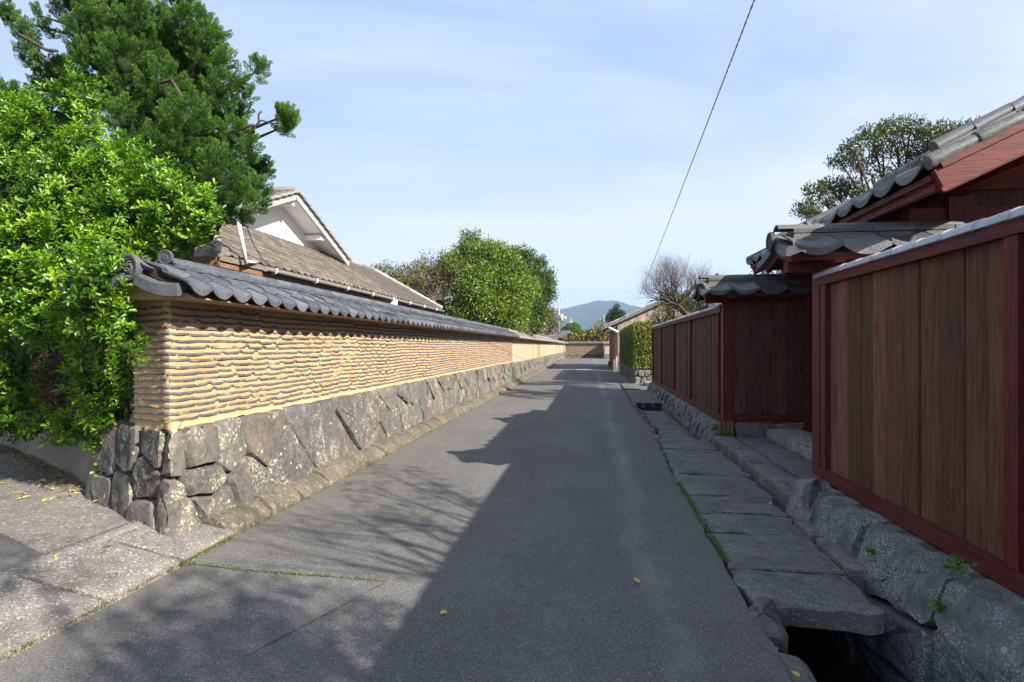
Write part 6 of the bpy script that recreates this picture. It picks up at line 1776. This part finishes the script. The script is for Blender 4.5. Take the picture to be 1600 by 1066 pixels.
def flame_foliage(bl, per, sub, mat, parent, name):
    P, D, K = [], [], []
    for (c, r) in bl:
        c = np.array(c); r = np.array(r); m_ = max(8, int(per * (r[0] * r[2]) * 12))
        d = unit(m_); q = 0.62 + 0.38 * rng.random(m_) ** 0.7
        tc_ = c + d * r * q[:, None]
        ls = 0.30 + 0.35 * rng.random() 
        nd = d * 0.75 + np.array([0.25, -0.05, 0.65]); nd /= np.linalg.norm(nd, axis=1, keepdims=True)
        p = np.repeat(tc_, sub, 0); n_ = np.repeat(nd, sub, 0); j = unit(len(p))
        h = rng.random((len(p), 1))
        rad = 0.050 * (1 - 0.75 * h)
        p = p + n_ * (h - 0.35) * 0.19 + j * rad
        P.append(p); D.append(n_ * 0.9 + j * 0.65); K.append(np.clip(ls * 0.5 + 0.35 * h[:, 0] + 0.25 * np.repeat(q - 0.62, sub) / 0.38 + 0.08 * rng.normal(size=len(p)), 0, 1))
    P = np.concatenate(P); D = np.concatenate(D); K = np.concatenate(K)
    return leaf_mesh(name, P, D, D + 0.8 * unit(len(P)), 0.030 * (0.6 + 0.7 * rng.random(len(P))), 0.0105, mat, parent, rnd=K)
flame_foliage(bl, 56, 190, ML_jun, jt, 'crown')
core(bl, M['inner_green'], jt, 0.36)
mb = MB()
T0 = Vector((-7.0, 8.6, 0.3)); tops = [T0, Vector((-6.9, 8.5, 1.8)), Vector((-6.6, 8.5, 3.2)), Vector((-6.75, 8.4, 4.6)), Vector((-6.7, 8.5, 5.6)), Vector((-6.8, 8.5, 6.4))]
mb.tube(tops, [0.24, 0.20, 0.16, 0.12, 0.08, 0.03], 9); build('trunk', mb, M['bark_red'], jt, True)
mb = MB()
for (c, r) in bl[::2]:
    c = Vector(c); s_ = min(tops[2:], key=lambda q: abs(q.z - c.z + 0.5)); m1 = s_.lerp(c, 0.5) + Vector((random.gauss(0, 0.1), random.gauss(0, 0.1), random.gauss(-0.05, 0.1)))
    mb.tube([s_, m1, c], [0.05, 0.032, 0.012], 6, cap=False)
build('limbs', mb, M['bark_red'], jt, True, stuff=True)
for pts, rr in (([(232, 122), (245, 130), (268, 125), (285, 150), (275, 165)], 0.026), ([(30, 55), (45, 62), (72, 78), (90, 80)], 0.030), ([(374, 206), (388, 197), (404, 196), (404, 178), (409, 174)], 0.018), ([(400, 196), (408, 188), (424, 193), (440, 192)], 0.012), ([(272, 200), (278, 215), (275, 228)], 0.018)):
    mb = MB(); mb.tube([at(px, py, Y=7.62) for (px, py) in pts], [rr * (1.1 - 0.5 * i / len(pts)) for i in range(len(pts))], 6)
    build('branch', mb, M['bark_red'], jt, True, centre(mb))

# trees standing off to the right behind the near fence: they shade the foreground road
sg, tips = bare_tree('bare_tree', 'thin sparsely leafed garden tree behind the near board fence', (4.9, 0.9, 0.2), 2.4,
    [(-0.5, 0.5, 0.7), (-0.2, 0.9, 0.5), (-0.7, 0.1, 0.7), (0.2, 0.3, 1.0), (-0.3, -0.4, 0.9)], 0.10, 4, M['bark_grey'], length=0.95, trunk_pts=[(4.9, 0.9, 0.2), (4.85, 0.95, 1.4), (4.7, 1.0, 2.7)], spread=0.45, up=0.1)

bl = [((4.75 + random.gauss(0, 0.5), -1.35 + random.gauss(0, 0.5), 4.5 + random.gauss(0, 0.35)), (0.42, 0.42, 0.35)) for _ in range(17)]
leafy('garden_tree', 'leafy garden tree behind the near fence', 'tree', (5.3, -1.8, 0.2), bl, ML_ever, 24, 0.08, 0.04, trunk=(5.0, -1.6, 4.3), tn=6, tuft=0.12)
bl = [((3.95 + random.gauss(0, 0.35), 2.3 + random.gauss(0, 0.55), 4.2 + random.gauss(0, 0.25)), (0.30, 0.34, 0.2)) for _ in range(9)]  # sparse leaf clumps added to dapple the shade on the road
P, D, K = blob_points(bl, 14, 0.3, 0.10, 5)
leaf_mesh('leaves', P, unit(len(P)), unit(len(P)), 0.07, 0.035, ML_ever, sg)
br = MB()
for (c, r) in bl:
    q = Vector((4.75, 1.0, 2.5)); br.tube([q, q.lerp(Vector(c), 0.5) + Vector((0, 0, 0.12)), Vector(c)], [0.03, 0.02, 0.008], 5, cap=False)
build('limbs', br, M['bark_grey'], sg, True, stuff=True)

# ================================================================ SMALL THINGS ON THE GROUND
def flat_leaves(name, pts, mat, L, W, rnd=None):
    n = len(pts); an = rng.random(n) * 6.28
    ax = np.stack([np.cos(an), np.sin(an), 0.12 * rng.normal(size=n)], 1); nr = np.tile([0, 0, 1.0], (n, 1)) + 0.25 * rng.normal(size=(n, 3))
    return leaf_mesh(name, np.array(pts), ax, nr, L * (0.6 + 0.7 * rng.random(n)), W * (0.6 + 0.7 * rng.random(n)), mat, None, tuple(np.mean(np.array(pts), 0)), rnd=rnd, fold=0.12, shape='oval')
ML_fall = mat_leaf('fallen_leaf', [(0, (0.34, 0.19, 0.05)), (0.4, (0.50, 0.40, 0.06)), (0.85, (0.52, 0.50, 0.09)), (1, (0.40, 0.16, 0.05))], 0.15, 0.6)
pts = []
for k in range(190):
    t = min(lp.len, lp.len * (1 - abs(random.gauss(0, 0.30)))); (x, y), tg, n_ = lp.frame(t); d = 0.13 + abs(random.gauss(0, 0.35)) * (1.0 if random.random() < 0.65 else 2.6)
    px_, py_ = x + n_[0] * d, y + n_[1] * d
    if px_ < -3.62: pts.append((px_, py_, lane_z(px_, py_) + 0.014))
for p in ((470, 812, 0), (395, 880, 0), (250, 855, 0)): pass
for (px, py) in ((150, 868), (232, 770), (248, 845), (175, 855), (210, 790), (130, 800), (155, 793), (285, 822), (95, 872), (180, 700)):
    q = at(px, py, Z=0.14); pts.append((q.x, q.y, lane_z(q.x, q.y) + 0.04))
flat_leaves('fallen_leaves', pts, ML_fall, 0.075, 0.03)
q = [at(1112, 668 + 0, Z=0.0)]
pts = [at(1312, 902, Z=0.02), at(1297, 893, Z=0.02), at(1140, 754, Z=0.02), at(1238, 757, Z=0.13), at(1173, 765, Z=0.02), at(1235, 1052, Z=0.01), at(990, 905, Z=0.022), at(700, 960, Z=0.022)]
flat_leaves('fallen_leaves', [tuple(p + Vector((0, 0, 0.012))) for p in pts], ML_fall, 0.07, 0.028)
# drift of dry litter along the retaining wall
pts = []
for k in range(1600):
    t = lp.len * random.uniform(0.25, 0.97); (x, y), tg, n_ = lp.frame(t); d = 0.12 + abs(random.gauss(0, 0.10)); pts.append((x + n_[0] * d, y + n_[1] * d, lane_z(x, y) + 0.010 + random.random() * 0.02))
flat_leaves('dry_litter', pts, mat_leaf('dry_needles', [(0, (0.22, 0.15, 0.07)), (1, (0.42, 0.32, 0.15))], 0.1, 0.9), 0.045, 0.006)
# moss in the joints and along edges
def moss_line(pts, w, n, name='moss'):
    P = []
    segs = [(Vector(a), Vector(b)) for a, b in zip(pts[:-1], pts[1:])]; Ls = [(b - a).length for a, b in segs]
    for k in range(n):
        a, b = random.choices(segs, Ls)[0]; p = a.lerp(b, random.random()); P.append((p.x + random.gauss(0, w), p.y + random.gauss(0, w), p.z + random.random() * 0.008))
    P = np.array(P); m_ = len(P)
    return P
ML_moss = mat_leaf('moss_tip', [(0, (0.045, 0.070, 0.010)), (0.6, (0.10, 0.14, 0.018)), (1, (0.20, 0.24, 0.03))], 0.2, 0.9)
parts = [moss_line([(-2.955, 4.40, 0.012), (-2.955, 3.75, 0.012)], 0.012, 420), moss_line([(-2.955, 3.75, 0.012), (-2.955, 2.5, 0.012)], 0.008, 160), moss_line([(-2.93, 3.83, 0.008), (-2.35, 3.73, 0.012), (-1.4, 3.67, 0.022)], 0.009, 200),
         moss_line([(1.0, 4.4, 0.0), (1.02, 6.9, 0.0)], 0.016, 620), moss_line([(1.0, 7.0, 0.0), (1.14, 10, 0.0)], 0.018, 300), moss_line([(1.24, 5.68, -0.004), (1.7, 5.68, -0.004)], 0.008, 160), moss_line([(1.1, 7.37, -0.004), (1.4, 7.37, -0.004)], 0.010, 120), moss_line([(1.2, 4.28, -0.004), (1.5, 4.28, -0.004)], 0.006, 60),
         moss_line([(1.96, 10.4, -0.11), (1.97, 15.7, -0.11)], 0.05, 1500), moss_line([(-2.955, 4.6, 0.006), (-2.945, 12, 0.006)], 0.02, 700), moss_line([(-2.945, 12, 0.006), (-2.93, 40, 0.006)], 0.03, 1500), moss_line([(1.14, 10, -0.01), (1.2, 24, 0.0)], 0.05, 900), moss_line([(1.86, 24.6, 0.0), (1.82, 37, 0.0)], 0.08, 1500), moss_line([(2.02, 5.5, 0.02), (2.0, 9.8, 0.02)], 0.02, 420), moss_line([(2.82, 6.4, 0.115), (2.82, 9.7, 0.115)], 0.03, 420)]
P = np.concatenate(parts)
P = np.repeat(P, 3, 0) + rng.normal(size=(len(P) * 3, 3)) * np.array([0.008, 0.012, 0.002]); leaf_mesh('moss', P, unit(len(P)) * 0.9 + np.array([0, 0, 0.6]), unit(len(P)), 0.011, 0.007, ML_moss, None, (0, 10, 0))
mb = MB()                                          # the dark seam in the road surface
pts = [(-2.95, 3.84), (-2.5, 3.76), (-2.0, 3.715), (-1.6, 3.69), (-1.36, 3.67), (-1.5, 3.3), (-1.62, 3.0), (-1.75, 2.7)]
for a, b in zip(pts[:-1], pts[1:]):
    for k in range(6):
        p = Vector((*a, 0)).lerp(Vector((*b, 0)), k / 6); q = Vector((*a, 0)).lerp(Vector((*b, 0)), (k + 1) / 6); d = (q - p).normalized(); n_ = Vector((-d.y, d.x, 0)) * random.uniform(0.002, 0.005)
        f_ = lambda v_: (v_.x, v_.y, 0.02 * (1 - (2 * (v_.x + 2.96) / 3.93 - 1) ** 2) - 0.006 + 0.004 * math.sin(v_.y * 1.3 + v_.x * 2) + 0.0035)
        mb.face(mb.vert(f_(p - n_)), mb.vert(f_(q - n_)), mb.vert(f_(q + n_)), mb.vert(f_(p + n_)))
build('road_crack', mb, M['mortar'], structure=True)
# weeds in the joints of the near stone base, red creeper at the mud wall foot
wl = ['bright weed growing between two big stones under the near fence rail', 'small weed low in the joint of the big stones above the drain', 'tiny weed at the mossy stone beside the drain slabs']
for i, (px, py, X, s_) in enumerate(((1502, 886, 2.02, 1.0), (1470, 950, 1.93, 0.7), (1362, 862, 1.95, 0.6))):
    c = at(px, py, X=X); root = thing('weed', wl[i], 'weed', tuple(c))
    n = 26; P = np.tile(np.array(c), (n, 1)) + rng.normal(size=(n, 3)) * 0.022 * s_
    leaf_mesh('leaves', P, unit(n) * 0.8 + np.array([-0.5, -0.2, 0.5]), unit(n) * 0.5 + np.array([-0.5, -0.3, 0.8]), 0.040 * s_, 0.026 * s_, ML_shrub, root, shape='oval', rnd=rng.random(n) * 0.8)
    mb = MB()
    for k in range(4): mb.tube([c, c + Vector((random.gauss(-0.03, 0.02), random.gauss(0, 0.02), 0.03))], 0.0015, 3)
    build('stalks', mb, M['moss'], root)
bl = [pxblob(155 + random.gauss(0, 9), 715 + random.gauss(0, 22), 9, 4.75) for _ in range(4)]
iv = thing('ivy', 'light green ivy hanging over the corner stones below the shrub', 'ivy', tuple(at(155, 690, Y=4.85)))
P, D, K = blob_points(bl, 260, 0.5); leaf_mesh('leaves', P, D + unit(len(P)) + np.array([0.2, -0.5, -0.2]), np.array([0.2, -1, 0.3]) + 0.4 * unit(len(P)), 0.042, 0.032, ML_shrub, iv, rnd=0.5 + 0.45 * K, shape='oval')
